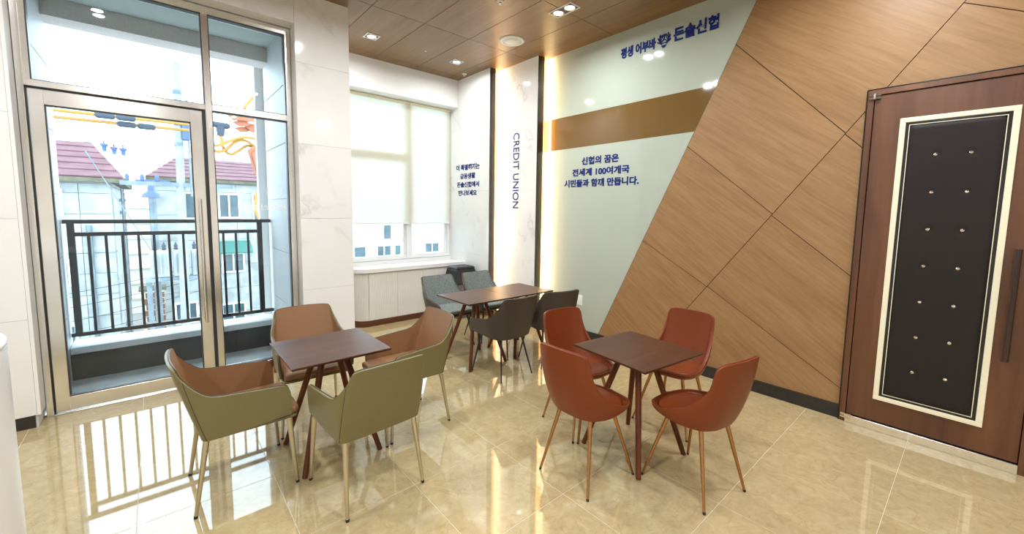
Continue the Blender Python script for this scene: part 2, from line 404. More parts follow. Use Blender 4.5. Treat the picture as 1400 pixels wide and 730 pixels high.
h2.tube([(.31+.655,.112,.75),(.31+.655,.061,.75)], .009); h2.tube([(.31+.655,.112,1.53),(.31+.655,.061,1.53)], .009)
h2.build('pull_handle', 'chrome', leaf, auto=40)

# ---- back wall with window
wb = struct(box('wall_back', (1.0,6.1,-.02), (4.3,6.2,ZC+.014), 'white_paint'))
box('soffit_box', (1.597,YS,3.262), (XM-.001,6.0,ZC+.002), 'white_paint', wb)
box('window_apron', (1.597,5.86,0), (XM-.001,6.0,.855), 'white_paint', wb)
# the wall has a real opening: rebuild it as a frame around the window
me = MB().box((1.0,6.0,-.02),(1.6,6.1,ZC+.014)).box((3.74,6.0,-.02),(4.3,6.1,ZC+.014)).box((1.6,6.0,-.02),(3.74,6.1,.86)).box((1.6,6.0,3.36),(3.74,6.1,ZC+.014))
tmp = me.build('wall_back_mesh', 'white_paint'); wb.data = tmp.data; bpy.data.objects.remove(tmp); wb.data.name = 'wall_back'
win = struct(empty('window_1', (2.67,5.95,.86)))
def wpart(name, a, b, m='upvc', bevel=.003, parent=None):
    return box(name, (a[0]-2.67,a[1]-5.95,a[2]-.86), (b[0]-2.67,b[1]-5.95,b[2]-.86), m, parent or win, bevel, seg=1)
wpart('frame_sill', (1.6,5.90,.86), (3.74,5.99,.895))
wpart('frame_head', (1.6,5.90,3.31), (3.74,5.99,3.355))
wpart('frame_jamb', (1.6,5.90,.895), (1.64,5.99,3.31))
wpart('frame_jamb', (3.70,5.90,.895), (3.739,5.99,3.31))
wpart('mullion', (2.955,5.90,.895), (3.035,5.99,3.31))
wpart('transom', (1.64,5.90,2.40), (2.955,5.99,2.47))
for a, b in (((1.64,.895),(2.955,2.40)), ((1.64,2.47),(2.955,3.31)), ((3.035,.895),(3.70,3.31))):
    e = .028; sash = empty('sash', ((a[0]+b[0])/2-2.67,0,a[1]-.86)); sash.parent = win
    ox, oz = (a[0]+b[0])/2, a[1]
    q = MB()
    for p, r in (((a[0],a[1]),(b[0],a[1]+e)), ((a[0],b[1]-e),(b[0],b[1])), ((a[0],a[1]+e),(a[0]+e,b[1]-e)), ((b[0]-e,a[1]+e),(b[0],b[1]-e))):
        q.box((p[0]-ox,-.02,p[1]-oz), (r[0]-ox,.025,r[1]-oz))
    q.build('sash_frame', 'upvc', sash)
    box('pane', (a[0]+e-ox,0,a[1]+e-oz), (b[0]-e-ox,.0006,b[1]-e-oz), 'glass', sash)
# roller blinds
for x0, x1, lab, zb in ((1.62,2.985,'wide cream roller blind over the left part of the window, reaching behind the marble pier',1.432), (2.998,3.715,'narrow cream roller blind over the right part of the window, next to the marble panel',1.425)):
    t = empty('roller_blind', ((x0+x1)/2,5.85,3.26), 0, lab, 'blind', 'roller blinds at the window')
    hw = (x1-x0)/2
    box('cloth', (-hw,-.0008,-3.26+zb), (hw,.0008,-.02), 'blind', t)
    MB().tube([(-hw,0,-.025),(hw,0,-.025)], .024, 14).build('roller_tube', 'beige_plastic', t, auto=40)
    MB().box((-hw,-.009,-3.26+zb-.022), (hw,.009,-3.26+zb)).build('bottom_rail', 'upvc', t, bevel=.003)

# ---- right wall: marble panels, mural glass, timber panels
wr = struct(box('wall_right', (4.125,YR,-.02), (4.3,6.1,ZC+.014), 'gap'))
for a, b in ((.10,.95),(.95,1.93),(1.93,2.91),(2.91,ZC+.002)):
    box('marble_slab', (XM,4.8125,a+.0005), (XM+.09,5.995,b-.0005), 'marble2', wr, .0005, seg=1)
    box('marble_slab', (XM2,4.0125,a+.0005), (XM2+.09,4.93,b-.0005), 'marble2', wr, .0005, seg=1)
box('black_edge_trim', (XM-.0005,4.80,0), (XM+.095,4.812,ZC+.001), 'blackline', wr)
box('black_edge_trim', (XM2-.0005,4.0,0), (XM2+.104,4.012,ZC+.001), 'blackline', wr)
box('panel_core', (XM+.09,4.96,0), (4.124,5.995,ZC+.002), 'wall_wood', wr)
box('panel_core', (XM2+.091,4.10,0), (4.124,4.959,ZC+.002), 'wall_wood', wr)
YE = lambda z: 3.04-(z-.11)*.4645
def yz(poly, name, m, x0, x1, bevel=0):
    mb = MB().prism(poly, lambda u, v, k: (x0 if k else x1, u, v))
    return mb.build(name, m, wr, bevel=bevel, seg=1)
yz([(4.099,.112),(4.099,2.4495),(YE(2.4495)+.003,2.4495),(YE(.112)+.003,.112)], 'mural_panel', 'mural', XW, XW+.012)
yz([(4.099,2.450),(4.099,2.864),(YE(2.864)+.003,2.864),(YE(2.45)+.003,2.450)], 'mural_panel', 'bronze_band', XW, XW+.012)
yz([(4.099,2.8645),(4.099,ZC+.001),(YE(ZC)+.003,ZC+.001),(YE(2.8645)+.003,2.8645)], 'mural_panel', 'mural', XW, XW+.012)
yz([(YE(.112)+.0025,.112),(YE(ZC)+.0025,ZC),(YE(ZC)-.0025,ZC),(YE(.112)-.0025,.112)], 'edge_trim', 'steel_dark', XW-.004, XW+.012)
# timber panels cut by sloping joints
def clip(poly, p, n):
    out = []
    for i in range(len(poly)):
        a, b = poly[i], poly[(i+1)%len(poly)]
        da = (a[0]-p[0])*n[0]+(a[1]-p[1])*n[1]; db = (b[0]-p[0])*n[0]+(b[1]-p[1])*n[1]
        if da >= 0: out.append(a)
        if (da >= 0) != (db >= 0):
            k = da/(da-db); out.append((a[0]+(b[0]-a[0])*k, a[1]+(b[1]-a[1])*k))
    return out
def side(p, q, gap=.003):
    """half plane above the line p-q in the (y,z) plane"""
    d = Vector((q[0]-p[0], q[1]-p[1])).normalized(); n = Vector((-d.y, d.x))
    if n.y < 0: n = -n
    return n
DY1, DZ1 = .634, 2.568       # door frame outline
A = ((2.217,.259),(.189,3.048)); nA = Vector((A[1][1]-A[0][1], -(A[1][0]-A[0][0]))).normalized()  # points to +y
leftL = [((1.6,3.177),(.746,2.271)), ((1.972,2.27),(1.211,1.636)), ((2.461,1.314),(1.741,.909))]
rightL = [((.189,3.048),(-.071,2.905)), ((.733,2.247),(.638,2.148)), ((1.209,1.617),(.637,1.157)), ((1.734,.91),(.671,.262))]
GAP = .0028
def panels(region, lines):
    prev = region
    for k, (p, q) in enumerate(list(lines)+[(None,None)]):
        if p is None: yield prev; return
        n = side(p, q)
        up_ = clip(prev, (p[0]+n.x*GAP, p[1]+n.y*GAP), n)
        yield up_
        prev = clip(prev, (p[0]-n.x*GAP, p[1]-n.y*GAP), -n)
wall_poly = [(YE(.112)-.003,.112),(YE(ZC)-.003,ZC+.001),(YR,ZC+.001),(YR,.112)]
Lreg = clip(wall_poly, (A[0][0]+nA.x*GAP, A[0][1]+nA.y*GAP), nA)
Rreg = clip(wall_poly, (A[0][0]-nA.x*GAP, A[0][1]-nA.y*GAP), -nA)
def add_panel(poly):
    if len(poly) < 3: return
    # keep clear of the door frame (its left edge, its head)
    l_ = clip(poly, (DY1,0), (1,0)); r_ = clip(clip(poly, (DY1,0), (-1,0)), (0,DZ1), (0,1))
    mb = MB()
    for pl in (l_, r_):
        pl = [p for i, p in enumerate(pl) if (Vector(p)-Vector(pl[i-1])).length > 1e-4]
        if len(pl) >= 3: mb.prism(pl, lambda u, v, k: (XW-.006 if k else XW+.0135, u, v))
    if mb.v: mb.build('wood_panel', 'wall_wood', wr)
for pl in panels(Lreg, leftL): add_panel(pl)
for pl in panels(Rreg, rightL): add_panel(pl)
struct(MB().box((XW-.018,DY1+.002,0), (XW+.0135,3.998,.1115)).build('baseboard_right', 'black'))
# LED strips hidden behind the edges of the two marble panels, in shallow slots
for xs_, y, xe in ((XM+.0955, 4.813, XM2), (XM2+.1045, 4.013, XW)):
    MB().box((xs_,y+.004,.112), (xs_+.004,y+.028,ZC-.004)).build('light_strip', 'led', wr)
    box('slot_back', (xs_-.001,y+.046,.1), (xe-.0005,y+.056,ZC+.001), 'wall_wood', wr)

# ---- door in the right wall
d2 = struct(empty('door_2', (XW,.634,0)))
def p2(name, a, b, m='door_wood', bevel=.002, parent=None, seg=1):   # a,b = (depth proud of the wall, y, z)
    return box(name, (-b[0],a[1]-.634,a[2]), (-a[0],b[1]-.634,b[2]), m, parent or d2, bevel, seg=seg)
p2('frame_jamb', (-.013,.594,0), (.036,.632,2.525))
p2('frame_head', (-.013,-1.19,2.526), (.036,.632,2.566))
p2('frame_edge', (-.013,.6325,0), (.039,.638,2.571), 'blackline', 0)
p2('frame_edge', (-.013,-1.19,2.567), (.039,.632,2.5715), 'blackline', 0)
p2('frame_jamb', (-.013,-.318,0), (.036,-.278,2.525))
p2('frame_jamb', (-.013,-1.19,0), (.036,-1.15,2.525))
p2('threshold', (-.013,-.277,0), (.048,.593,.062), 'steel')
p2('threshold', (-.013,-1.149,0), (.048,-.319,.062), 'steel')
lf = empty('door_leaf', (0,-.04,.066)); lf.parent = d2
def p3(name, a, b, m='door_wood', bevel=.002, seg=1):
    return box(name, (-b[0],a[1]-.594,a[2]-.066), (-a[0],b[1]-.594,b[2]-.066), m, lf, bevel, seg=seg)
p3('leaf_board', (-.012,-.274,.067), (.026,.590,2.521))
p3('leaf_board', (-.012,-1.146,.067), (.026,-.322,2.521))
y0, y1, z0, z1 = -.112, .440, .241, 2.334
mo = MB(); tw = .032
for a, b in (((y0,z0),(y1,z0+tw)), ((y0,z1-tw),(y1,z1)), ((y0,z0+tw),(y0+tw,z1-tw)), ((y1-tw,z0+tw),(y1,z1-tw))):
    mo.box((-.038,a[0]-.594,a[1]-.066), (-.024,b[0]-.594,b[1]-.066))
mo.build('cream_moulding', 'cream', lf, bevel=.003)
p3('lacquer_border', (.024,y0+tw,z0+tw), (.029,y1-tw,z1-tw), 'blackline', 0)
ln = MB(); i0 = .05; lw = .0038
for a, b in (((y0+i0,z0+i0),(y1-i0,z0+i0+lw)), ((y0+i0,z1-i0-lw),(y1-i0,z1-i0)), ((y0+i0,z0+i0+lw),(y0+i0+lw,z1-i0-lw)), ((y1-i0-lw,z0+i0+lw),(y1-i0,z1-i0-lw))):
    ln.box((-.034,a[0]-.594,a[1]-.066), (-.028,b[0]-.594,b[1]-.066))
ln.build('cream_line', 'cream', lf)
# padded panel: puckered around the buttons
by = [.243, .078]; bz = [.511+i*.2587 for i in range(7)]
NY, NZ = 40, 140; pa, pb, qa, qb = y0+.056, y1-.056, z0+.056, z1-.056
vs_, fs_ = [], []
for j in range(NZ+1):
    for i in range(NY+1):
        y = pa+(pb-pa)*i/NY; z = qa+(qb-qa)*j/NZ
        d = min(math.hypot(y-u, z-v) for u in by for v in bz)
        ed = min(y-pa, pb-y, z-qa, qb-z)
        x = .029+.012*max(0, min(1, ed/.02))**.5 - .006*math.exp(-(d/.018)**2)
        vs_.append((-x, y-.594, z-.066))
for j in range(NZ):
    for i in range(NY):
        k = j*(NY+1)+i; fs_.append((k, k+1, k+NY+2, k+NY+1))
MB().add(vs_, fs_).build('padded_panel', 'padding', lf, smooth=True)
bt = MB().lathe([(0,-.014),(.006,-.013),(.011,-.009),(.0135,-.003),(.0135,.002)], 16, 'x').build('button', 'chrome', lf, smooth=True)
for a_, u in enumerate(by):
    for b_, v in enumerate(bz):
        o = bt if a_+b_ == 0 else share(bt, lf)
        o.location = (-.033, u-.594, v-.066)
hb = MB().tube([(-.075,-.168-.594,.72-.066),(-.075,-.168-.594,1.44-.066)], .0165, 16)
hb.tube([(-.075,-.168-.594,.80-.066),(-.026,-.168-.594,.80-.066)], .009); hb.tube([(-.075,-.168-.594,1.36-.066),(-.026,-.168-.594,1.36-.066)], .009)
hb.build('pull_handle', 'handle', lf, auto=40)
for z in (2.515, .05):
    hg = MB().box((-.050,.556-.634,z-.019), (-.0365,.622-.634,z-.002)).box((-.050,.556-.634,z+.002), (-.0365,.622-.634,z+.019))
    hg.tube([(-.047,.590-.634,z-.018),(-.047,.590-.634,z+.018)], .008, 10); hg.build('pivot_hinge', 'chrome', d2, auto=40)

# ================================================================== CEILING FITTINGS
def light(name, kind, loc, power, parent=None, **k):
    ld = bpy.data.lights.new(name, kind); ld.energy = power; ld.color = LAMP_COL
    for a, v in k.items(): setattr(ld, a, v)
    o = bpy.data.objects.new(name, ld); C.objects.link(o); o.location = loc
    if parent: o.parent = parent
    return o
def downlight(n, x, y, label, group):
    """n square gimbals in one white frame, set along y"""
    t = empty('downlight', (x,y,ZC), 0, label, 'ceiling lamp', group)
    s = .077; L = s*n
    fr = MB(); wd = .012
    for a, b in (((-s,-L),(s,-L+wd)), ((-s,L-wd),(s,L)), ((-s,-L+wd),(-s+wd,L-wd)), ((s-wd,-L+wd),(s,L-wd))):
        fr.box((a[0],a[1],-.008), (b[0],b[1],.0005))
    fr.build('trim_frame', 'plastic', t)
    box('recess', (-s+wd,-L+wd,-.003), (s-wd,L-wd,-.0005), 'steel_dark', t)
    for k in range(n):
        c = (k-(n-1)/2)*2*s
        MB().lathe([(.058,-.003),(.060,-.010),(.052,-.012),(.045,-.006)], 24, 'z', (0,c,0)).build('lamp_ring', 'chrome', t, smooth=True)
        MB().lathe([(0,-.0075),(.03,-.0075),(.045,-.006)], 20, 'z', (0,c,0)).build('lamp_lens', 'lens', t, smooth=True)
        l = light('lamp_light', 'AREA', (0,c,-.014), W_DOWN if n == 1 else W_DOUBLE, t, shape='DISK', size=.085)
        l.data.spread = math.radians(170)
    return t
downlight(1, *DOWN[0], 'square recessed ceiling downlight nearest the marble pier', 'square single downlights')
downlight(1, *DOWN[1], 'square recessed ceiling downlight nearest the corner with the marble panels', 'square single downlights')
LAB = ['twin square recessed downlight in the ceiling near the green glass wall', 'unseen twin recessed downlight added as fill above the pier side of the olive chairs', 'unseen twin recessed downlight added as fill just inside the glass door',
 'unseen twin recessed downlight added as fill above the padded door', 'unseen twin recessed downlight added as fill above the middle of the room', 'unseen twin recessed downlight added as fill beside the viewer on the glass door side',
 'unseen twin recessed downlight added as fill behind the viewer along the timber wall', 'unseen twin recessed downlight added as fill behind the viewer in mid room', 'unseen twin recessed downlight added as fill straight behind the viewer',
 'unseen twin recessed downlight added as fill above the white desk end', 'unseen twin recessed downlight added as fill in the left of the room', 'unseen twin recessed downlight added as fill in the far corner behind the viewer']
for (x, y), lab in zip(DOUBLE, LAB): downlight(2, x, y, lab, 'twin downlights')
t = empty('ceiling_speaker', (3.352,3.89,ZC), 0, 'round white ceiling vent with a concentric ring between the downlights', 'ceiling vent')
MB().lathe([(.150,.0005),(.152,-.006),(.138,-.016),(.112,-.012),(.108,-.004)], 36).build('outer_ring', 'plastic', t, smooth=True)
MB().lathe([(.108,-.003),(.100,-.006),(.090,-.022),(.05,-.026),(0,-.027)], 36).build('centre_disc', 'plastic', t, smooth=True)
for x, y, lab in ((2.661,3.272,'small white sprinkler head at the top edge of the view'), (3.624,5.294,'small white sprinkler head in the ceiling corner above the marble panel')):
    t = empty('sprinkler', (x,y,ZC), 0, lab, 'sprinkler', 'ceiling sprinkler heads')
    MB().lathe([(.034,.0005),(.034,-.006),(.02,-.012),(.014,-.012)], 20).build('cover_plate', 'plastic', t, smooth=True)
    MB().lathe([(.0,-.032),(.014,-.031),(.012,-.02),(.008,-.01)], 16).build('nozzle', 'steel', t, smooth=True)
o = MB().lathe([(.010,.0005),(.010,-.006),(.0,-.008)], 14).build('sensor', 'plastic', loc=(2.753,4.908,ZC), smooth=True)
tag(o, 'tiny white dot of a sensor in the ceiling between the two single downlights', 'sensor')

# ================================================================== WRITING
def text_mesh(body, bold=0.0, extrude=0.0):
    cu = bpy.data.curves.new('lettering', 'FONT'); cu.body = body; cu.size = 1
    cu.offset = bold; cu.extrude = extrude; cu.align_x = 'LEFT'
    o = bpy.data.objects.new('lettering', cu); C.objects.link(o)
    dg = bpy.context.evaluated_depsgraph_get(); me = bpy.data.meshes.new_from_object(o.evaluated_get(dg))
    bpy.data.objects.remove(o); bpy.data.curves.remove(cu)
    return me
def lettering(body, parent, frame, w_, h_, depth, m='blue', bold=.02, name='lettering', mirror=False):
    """frame: (origin, xdir, ydir, normal); text is stretched to w_ x h_ with its lower left corner at the origin"""
    me = text_mesh(body, bold, .5)
    vs2 = [v.co.copy() for v in me.vertices]
    x0 = min(v.x for v in vs2); x1 = max(v.x for v in vs2); y0_ = min(v.y for v in vs2); y1_ = max(v.y for v in vs2)
    o_, xd, yd, nd = [Vector(q) for q in frame]
    for v, c_ in zip(me.vertices, vs2):
        u = (c_.x-x0)/(x1-x0)*w_
        if mirror: u = w_-u
        v.co = o_+xd*u+yd*((c_.y-y0_)/(y1_-y0_)*h_)+nd*((c_.z+.5)*depth)
    # one object per word: cluster the islands along the line of writing
    bm = bmesh.new(); bm.from_mesh(me); bmesh.ops.remove_doubles(bm, verts=bm.verts, dist=1e-6)
    seen, isl = set(), []
    for v in bm.verts:
        if v.index in seen: continue
        st, grp = [v], []; seen.add(v.index)
        while st:
            q = st.pop(); grp.append(q)
            for e in q.link_edges:
                r_ = e.other_vert(q)
                if r_.index not in seen: seen.add(r_.index); st.append(r_)
        us = [(Vector(q.co)-o_).dot(xd) for q in grp]; isl.append([min(us), max(us), grp])
    isl.sort(key=lambda k: k[0]); words = []
    gap = .17*w_/(x1-x0)
    for a_, b_, grp in isl:
        if words and a_-words[-1][1] < gap: words[-1][1] = max(words[-1][1], b_); words[-1][2] += grp
        else: words.append([a_, b_, list(grp)])
    bmesh.ops.recalc_face_normals(bm, faces=bm.faces)
    for a_, b_, grp in words:
        idx = {q.index: i for i, q in enumerate(grp)}
        fs = [tuple(idx[q.index] for q in f.verts) for f in bm.faces if f.verts[0].index in idx]
        m2 = bpy.data.meshes.new(name); m2.from_pydata([tuple(q.co) for q in grp], [], fs); m2.materials.append(MT[m])
        o = bpy.data.objects.new(name, m2); C.objects.link(o); o.parent = parent
    bm.free(); bpy.data.meshes.remove(me)
WX, WY, WN = (0,-1,0), (0,0,1), (-1,0,0)
# sign at the top of the mural
t = empty('wall_sign', (XW,2.33,3.44), 0, 'raised navy lettering and round emblem high on the pale green glass', 'sign')
lettering('평생 어부바', t, ((0,2.855-2.33,3.375-3.44),WX,WY,WN), .43, .118, .006, bold=.04)
lettering('든솔신협', t, ((0,2.225-2.33,3.385-3.44),WX,WY,WN), .448, .135, .008, bold=.028)
em = MB()
def arc(mb, r0, r1, a0, a1, n, cx=0, cy=0):
    for k in range(n):
        p = [(r*math.cos(a)+cx, r*math.sin(a)+cy) for r, a in ((r0,a0+(a1-a0)*k/n),(r1,a0+(a1-a0)*k/n),(r1,a0+(a1-a0)*(k+1)/n),(r0,a0+(a1-a0)*(k+1)/n))]
        mb.prism(p, lambda u, v, q: (-.008*q, -u, v))
def bar(mb, p, q, wd):
    d = (Vector(q)-Vector(p)).normalized(); n = Vector((-d.y,d.x))*wd/2
    P = [Vector(p)+n, Vector(q)+n, Vector(q)-n, Vector(p)-n]
    mb.prism([tuple(x) for x in P], lambda u, v, k: (-.008*k, -u, v))
def emblem(mb):
    arc(mb, .044, .056, math.radians(-60), math.radians(240), 30)          # globe ring
    for a in (90, 210, 330):
        bar(mb, (0,.004), (.047*math.cos(math.radians(a)), .047*math.sin(math.radians(a))), .009)
        arc(mb, .020, .027, math.radians(a-95), math.radians(a+95), 12, .02*math.cos(math.radians(a)), .02*math.sin(math.radians(a)))
    for s in (-1, 1):                                                         # leaves outside the ring
        for k, a in enumerate((-20, 12, 40)):
            aa = math.radians(90-s*(90-a)); p = Vector((math.cos(aa), math.sin(aa)))
            tdir = Vector((-p.y, p.x))*(s)
            q = [p*.060-tdir*.012, p*.073+tdir*.004, p*.076+tdir*.022, p*.061+tdir*.012]
            mb.prism([tuple(x) for x in q], lambda u, v, k: (-.008*k, -u, v))
    bar(mb, (-.026,-.060), (.026,-.060), .010); bar(mb, (-.016,-.074), (.016,-.074), .010)
emblem(em); em.build('emblem', 'blue', t, loc=(0,0,0))
t = empty('wall_lettering', (XW,3.1,2.1), 0, 'three lines of navy lettering on the green glass below the brown band', 'sign')
for body, yl, zb, w_, h_ in (('신협의 꿈은',3.385,2.222,.55,.098), ('전세계 100여개국',3.535,2.085,.85,.095), ('시민들과 함께 만듭니다.',3.67,1.948,1.11,.098)):
    lettering(body, t, ((0,yl-3.1,zb-2.1),WX,WY,WN), w_, h_, .004, bold=.034)
t = empty('wall_lettering', (XM,5.37,2.1), 0, 'four lines of navy lettering on the marble panel beside the window', 'sign')
for body, yl, zb, w_, h_ in (('더 특별해지는',5.68,2.262,.63,.092), ('금융생활',5.57,2.128,.41,.088), ('든솔신협에서',5.66,1.995,.60,.088), ('만나보세요',5.62,1.862,.50,.088)):
    lettering(body, t, ((0,yl-5.37,zb-2.1),WX,WY,WN), w_, h_, .003, bold=.034)
t = empty('wall_lettering', (XM2,4.42,2.2), 0, 'navy English words running down the narrow marble panel beside the warm light', 'sign')
lettering('CREDIT UNION', t, ((0,.07,.535),(0,0,-1),(0,-1,0),WN), 1.065, .125, .004, bold=.004)
# frosted sticker on the sidelight, read from outside
t = empty('glass_sticker', (.858,YD+.0445,1.72), 0, 'white mirrored lettering and emblem stuck on the narrow glass beside the door', 'sticker')
lettering('든솔신협', t, ((-.145,0,-.11),(1,0,0),(0,0,1),(0,-1,0)), .30, .052, .001, 'vinyl', .012, mirror=True)
e2 = MB()
def arc2(r0, r1, a0, a1, n, cx=0, cy=0):
    for k in range(n):
        p = [(r*math.cos(a)+cx, r*math.sin(a)+cy) for r, a in ((r0,a0+(a1-a0)*k/n),(r1,a0+(a1-a0)*k/n),(r1,a0+(a1-a0)*(k+1)/n),(r0,a0+(a1-a0)*(k+1)/n))]
        e2.prism(p, lambda u, v, q: (u, -.001*q, v))
arc2(.066,.069,0,2*PI,40); 
for a in (90,210,330):
    arc2(.030,.033,math.radians(a-95),math.radians(a+95),14,.026*math.cos(math.radians(a)),.026*math.sin(math.radians(a)))
arc2(.080,.083,math.radians(200),math.radians(340),18)
e2.build('emblem', 'vinyl', t, loc=(.05,0,.085))

# ================================================================== FURNITURE
def catmull(P, t):
    """P: list of (t, [vectors])"""
    n = len(P); i = 0
    while i < n-2 and t > P[i+1][0]: i += 1
    p1, p2 = P[i], P[i+1]
    p0 = P[i-1] if i > 0 else (-P[1][0], [Vector((-v.x,v.y,v.z)) for v in P[1][1]])
    p3 = P[i+2] if i+2 < n else (2*p2[0]-p1[0], [2*b-a for a, b in zip(p1[1], p2[1])])
    u = (t-p1[0])/(p2[0]-p1[0]); h = p2[0]-p1[0]
    out = []
    for k in range(len(p1[1])):
        m1 = (p2[1][k]-p0[1][k])/(p2[0]-p0[0])*h; m2 = (p3[1][k]-p1[1][k])/(p3[0]-p1[0])*h
        out.append((2*u**3-3*u**2+1)*p1[1][k]+(u**3-2*u**2+u)*m1+(-2*u**3+3*u**2)*p2[1][k]+(u**3-u**2)*m2)
    return out
def shell_grid(cols, nu, nv, th):
    P = [(t, [Vector(v) for v in c]) for t, c in cols]
    ts = [cols[k][0]+(cols[k+1][0]-cols[k][0])*j/nu for k in range(len(cols)-1) for j in range(nu)]+[cols[-1][0]]
    full = [(-1, t) for t in ts[:0:-1]]+[(1, t) for t in ts]
    G = []
    for s, t in full:
        a, m_, b = catmull(P, t)
        if t >= cols[-1][0] and abs(a.x) < 1e-6: a.x = m_.x = b.x = 0
        ctl = 2*m_-.5*(a+b); row = []
        for j in range(nv+1):
            v = j/nv; q = (1-v)**2*a+2*v*(1-v)*ctl+v*v*b; row.append(Vector((s*q.x,q.y,q.z)))
        G.append(row)
    n = len(G); I = []
    for i in range(n):
        row = []
        for j in range(nv+1):
            du = G[min(i+1,n-1)][j]-G[max(i-1,0)][j]; dv = G[i][min(j+1,nv)]-G[i][max(j-1,0)]
            N = du.cross(dv)
            N = N.normalized() if N.length > 1e-9 else Vector((0,1,0))
            if N.dot(Vector((G[i][j].x, G[i][j].y-.02, 0))) < 0: N = -N
            row.append(G[i][j]-N*th)
        I.append(row)
    return G, I
def grid_faces(n, m_): return [(i*m_+j, (i+1)*m_+j, (i+1)*m_+j+1, i*m_+j+1) for i in range(n-1) for j in range(m_-1)]
def shell_objects(parent, cols, nu, nv, th, outer, inner, piping, closed=False, pr=.0035):
    G, I = shell_grid(cols, nu, nv, th); n = len(G); m_ = nv+1
    ob = MB().add([p for r in G for p in r], grid_faces(n, m_))
    k = len(ob.v)
    # rims: top, bottom, both front ends
    def strip(A_, B_):
        nA_ = len(A_); ob.add(A_+B_, [(i, i+1, nA_+i+1, nA_+i) for i in range(nA_-1)])
    strip([r[-1] for r in G], [r[-1] for r in I]); strip([r[0] for r in G], [r[0] for r in I])
    if not closed:
        strip(G[0], I[0]); strip(G[-1], I[-1])
    o1 = ob.build('shell', outer, parent, auto=50, weld=True)
    o2 = MB().add([p for r in I for p in r], grid_faces(n, m_)).build('lining', inner, parent, smooth=True)
    top = [a[-1]*.3+b[-1]*.7+Vector((0,0,.0008)) for a, b in zip(G, I)]
    if not closed:
        top = [a*.3+b*.7 for a, b in zip(G[0], I[0])]+top[1:-1]+[a*.3+b*.7 for a, b in zip(G[-1][::-1], I[-1][::-1])]
    MB().tube(top, pr, 6).build('piping', piping, parent, smooth=True)
    return G, I
def cushion(parent, outline, z0, z1, dome, m, name='seat', r=.016):
    """soft pad from a plan outline"""
    n = len(outline); c = Vector((sum(p[0] for p in outline)/n, sum(p[1] for p in outline)/n))
    def ring(k, z): return [(c.x+(p[0]-c.x)*k, c.y+(p[1]-c.y)*k, z) for p in outline]
    R = [ring(.93, z0), ring(.985, z0+r*.35), ring(1, z0+r), ring(1, z1-r), ring(.985, z1-r*.35), ring(.94, z1), ring(.7, z1+dome*.6), ring(.35, z1+dome*.95), ring(.02, z1+dome)]
    mb = MB().add([p for q in R for p in q], [(i*n+k, i*n+(k+1)%n, (i+1)*n+(k+1)%n, (i+1)*n+k) for i in range(len(R)-1) for k in range(n)])
    mb.f.append(tuple(range(n))[::-1]); mb.f.append(tuple((len(R)-1)*n+k for k in range(n)))
    return mb.build(name, m, parent, auto=60)
def round_rect(x, y0_, y1_, r, n=6):
    pts = []
    for cx_, cy_, a in ((x-r,y1_-r,0),(-x+r,y1_-r,90),(-x+r,y0_+r,180),(x-r,y0_+r,270)):
        for k in range(n+1):
            t = math.radians(a+90*k/n); pts.append((cx_+r*math.cos(t), cy_+r*math.sin(t)))
    return pts
def leg(parent, top, foot, r0, r1, m, cap=True):
    top, foot = Vector(top), Vector(foot); d = (foot-top); k = 1-.014/d.length
    o = MB().tube([top, top+d*.5, top+d*k], [r0, (r0+r1)/2, r1], 14).build('leg', m, parent, auto=50)
    MB().tube([top+d*k, foot], [r1+.0008, r1], 12).build('foot_cap', 'rubber', o, auto=50)
    return o

# ---- olive and tan armchair
colsA = [(0,[(0,-.205,.405),(0,-.268,.61),(0,-.322,.822)]), (.22,[(.12,-.203,.405),(.115,-.263,.61),(.11,-.317,.820)]),
 (.38,[(.20,-.197,.405),(.20,-.253,.61),(.188,-.305,.814)]), (.45,[(.225,-.190,.405),(.222,-.243,.60),(.211,-.293,.798)]),
 (.52,[(.236,-.175,.405),(.236,-.222,.575),(.226,-.262,.745)]), (.60,[(.240,-.14,.406),(.247,-.177,.54),(.247,-.207,.682)]),
 (.66,[(.242,-.10,.408),(.251,-.132,.53),(.257,-.15,.645)]), (.75,[(.244,-.02,.412),(.253,-.03,.525),(.261,-.04,.632)]),
 (.88,[(.247,.10,.42),(.255,.095,.52),(.263,.09,.621)]), (.95,[(.249,.18,.427),(.257,.178,.52),(.263,.175,.614)]),
 (.985,[(.25,.215,.43),(.257,.213,.51),(.262,.207,.602)]), (1,[(.25,.226,.432),(.256,.225,.495),(.26,.221,.565)])]
def make_armchair():
    t = empty('armchair')
    G, I = shell_objects(t, colsA, 4, 8, .02, 'olive', 'tan', 'piping', pr=.0024)
    mid = len(G)//2
    for q in (-16, 16):
        MB().tube([p for p in G[mid+q]], .0016, 6).build('seam', 'piping', t, smooth=True)
    cushion(t, round_rect(.226,-.195,.272,.03), .418, .462, .012, 'tan')
    cushion(t, round_rect(.235,-.19,.262,.03), .398, .417, 0, 'olive', 'seat_base', .006)
    for x, y in ((-1,-1),(1,-1),(-1,1),(1,1)):
        leg(t, (x*(.205 if y < 0 else .225), -.175 if y < 0 else .215, .405), (x*(.228 if y < 0 else .25), -.24 if y < 0 else .243, 0), .0155, .0095, 'champagne')
    return t
A0 = make_armchair()
gA = 'olive and tan armchairs round the left table'
for k, (x, y, a, lab) in enumerate((
    (.893,2.31,3.5,'olive and tan leather armchair in front of the left table, its back to the viewer'),
    (.322,2.817,-90,'olive and tan leather armchair on the glass door side of the left table, facing right'),
    (.868,3.352,176,'olive and tan leather armchair behind the left table, tan backrest facing the viewer'),
    (1.41,2.83,90,'olive and tan leather armchair on the right of the left table, facing the glass door'))):
    o = A0 if k == 0 else copy_tree(A0)
    o.location = (x,y,0); o.rotation_euler = (0,0,math.radians(a)); tag(o, lab, 'chair', gA)

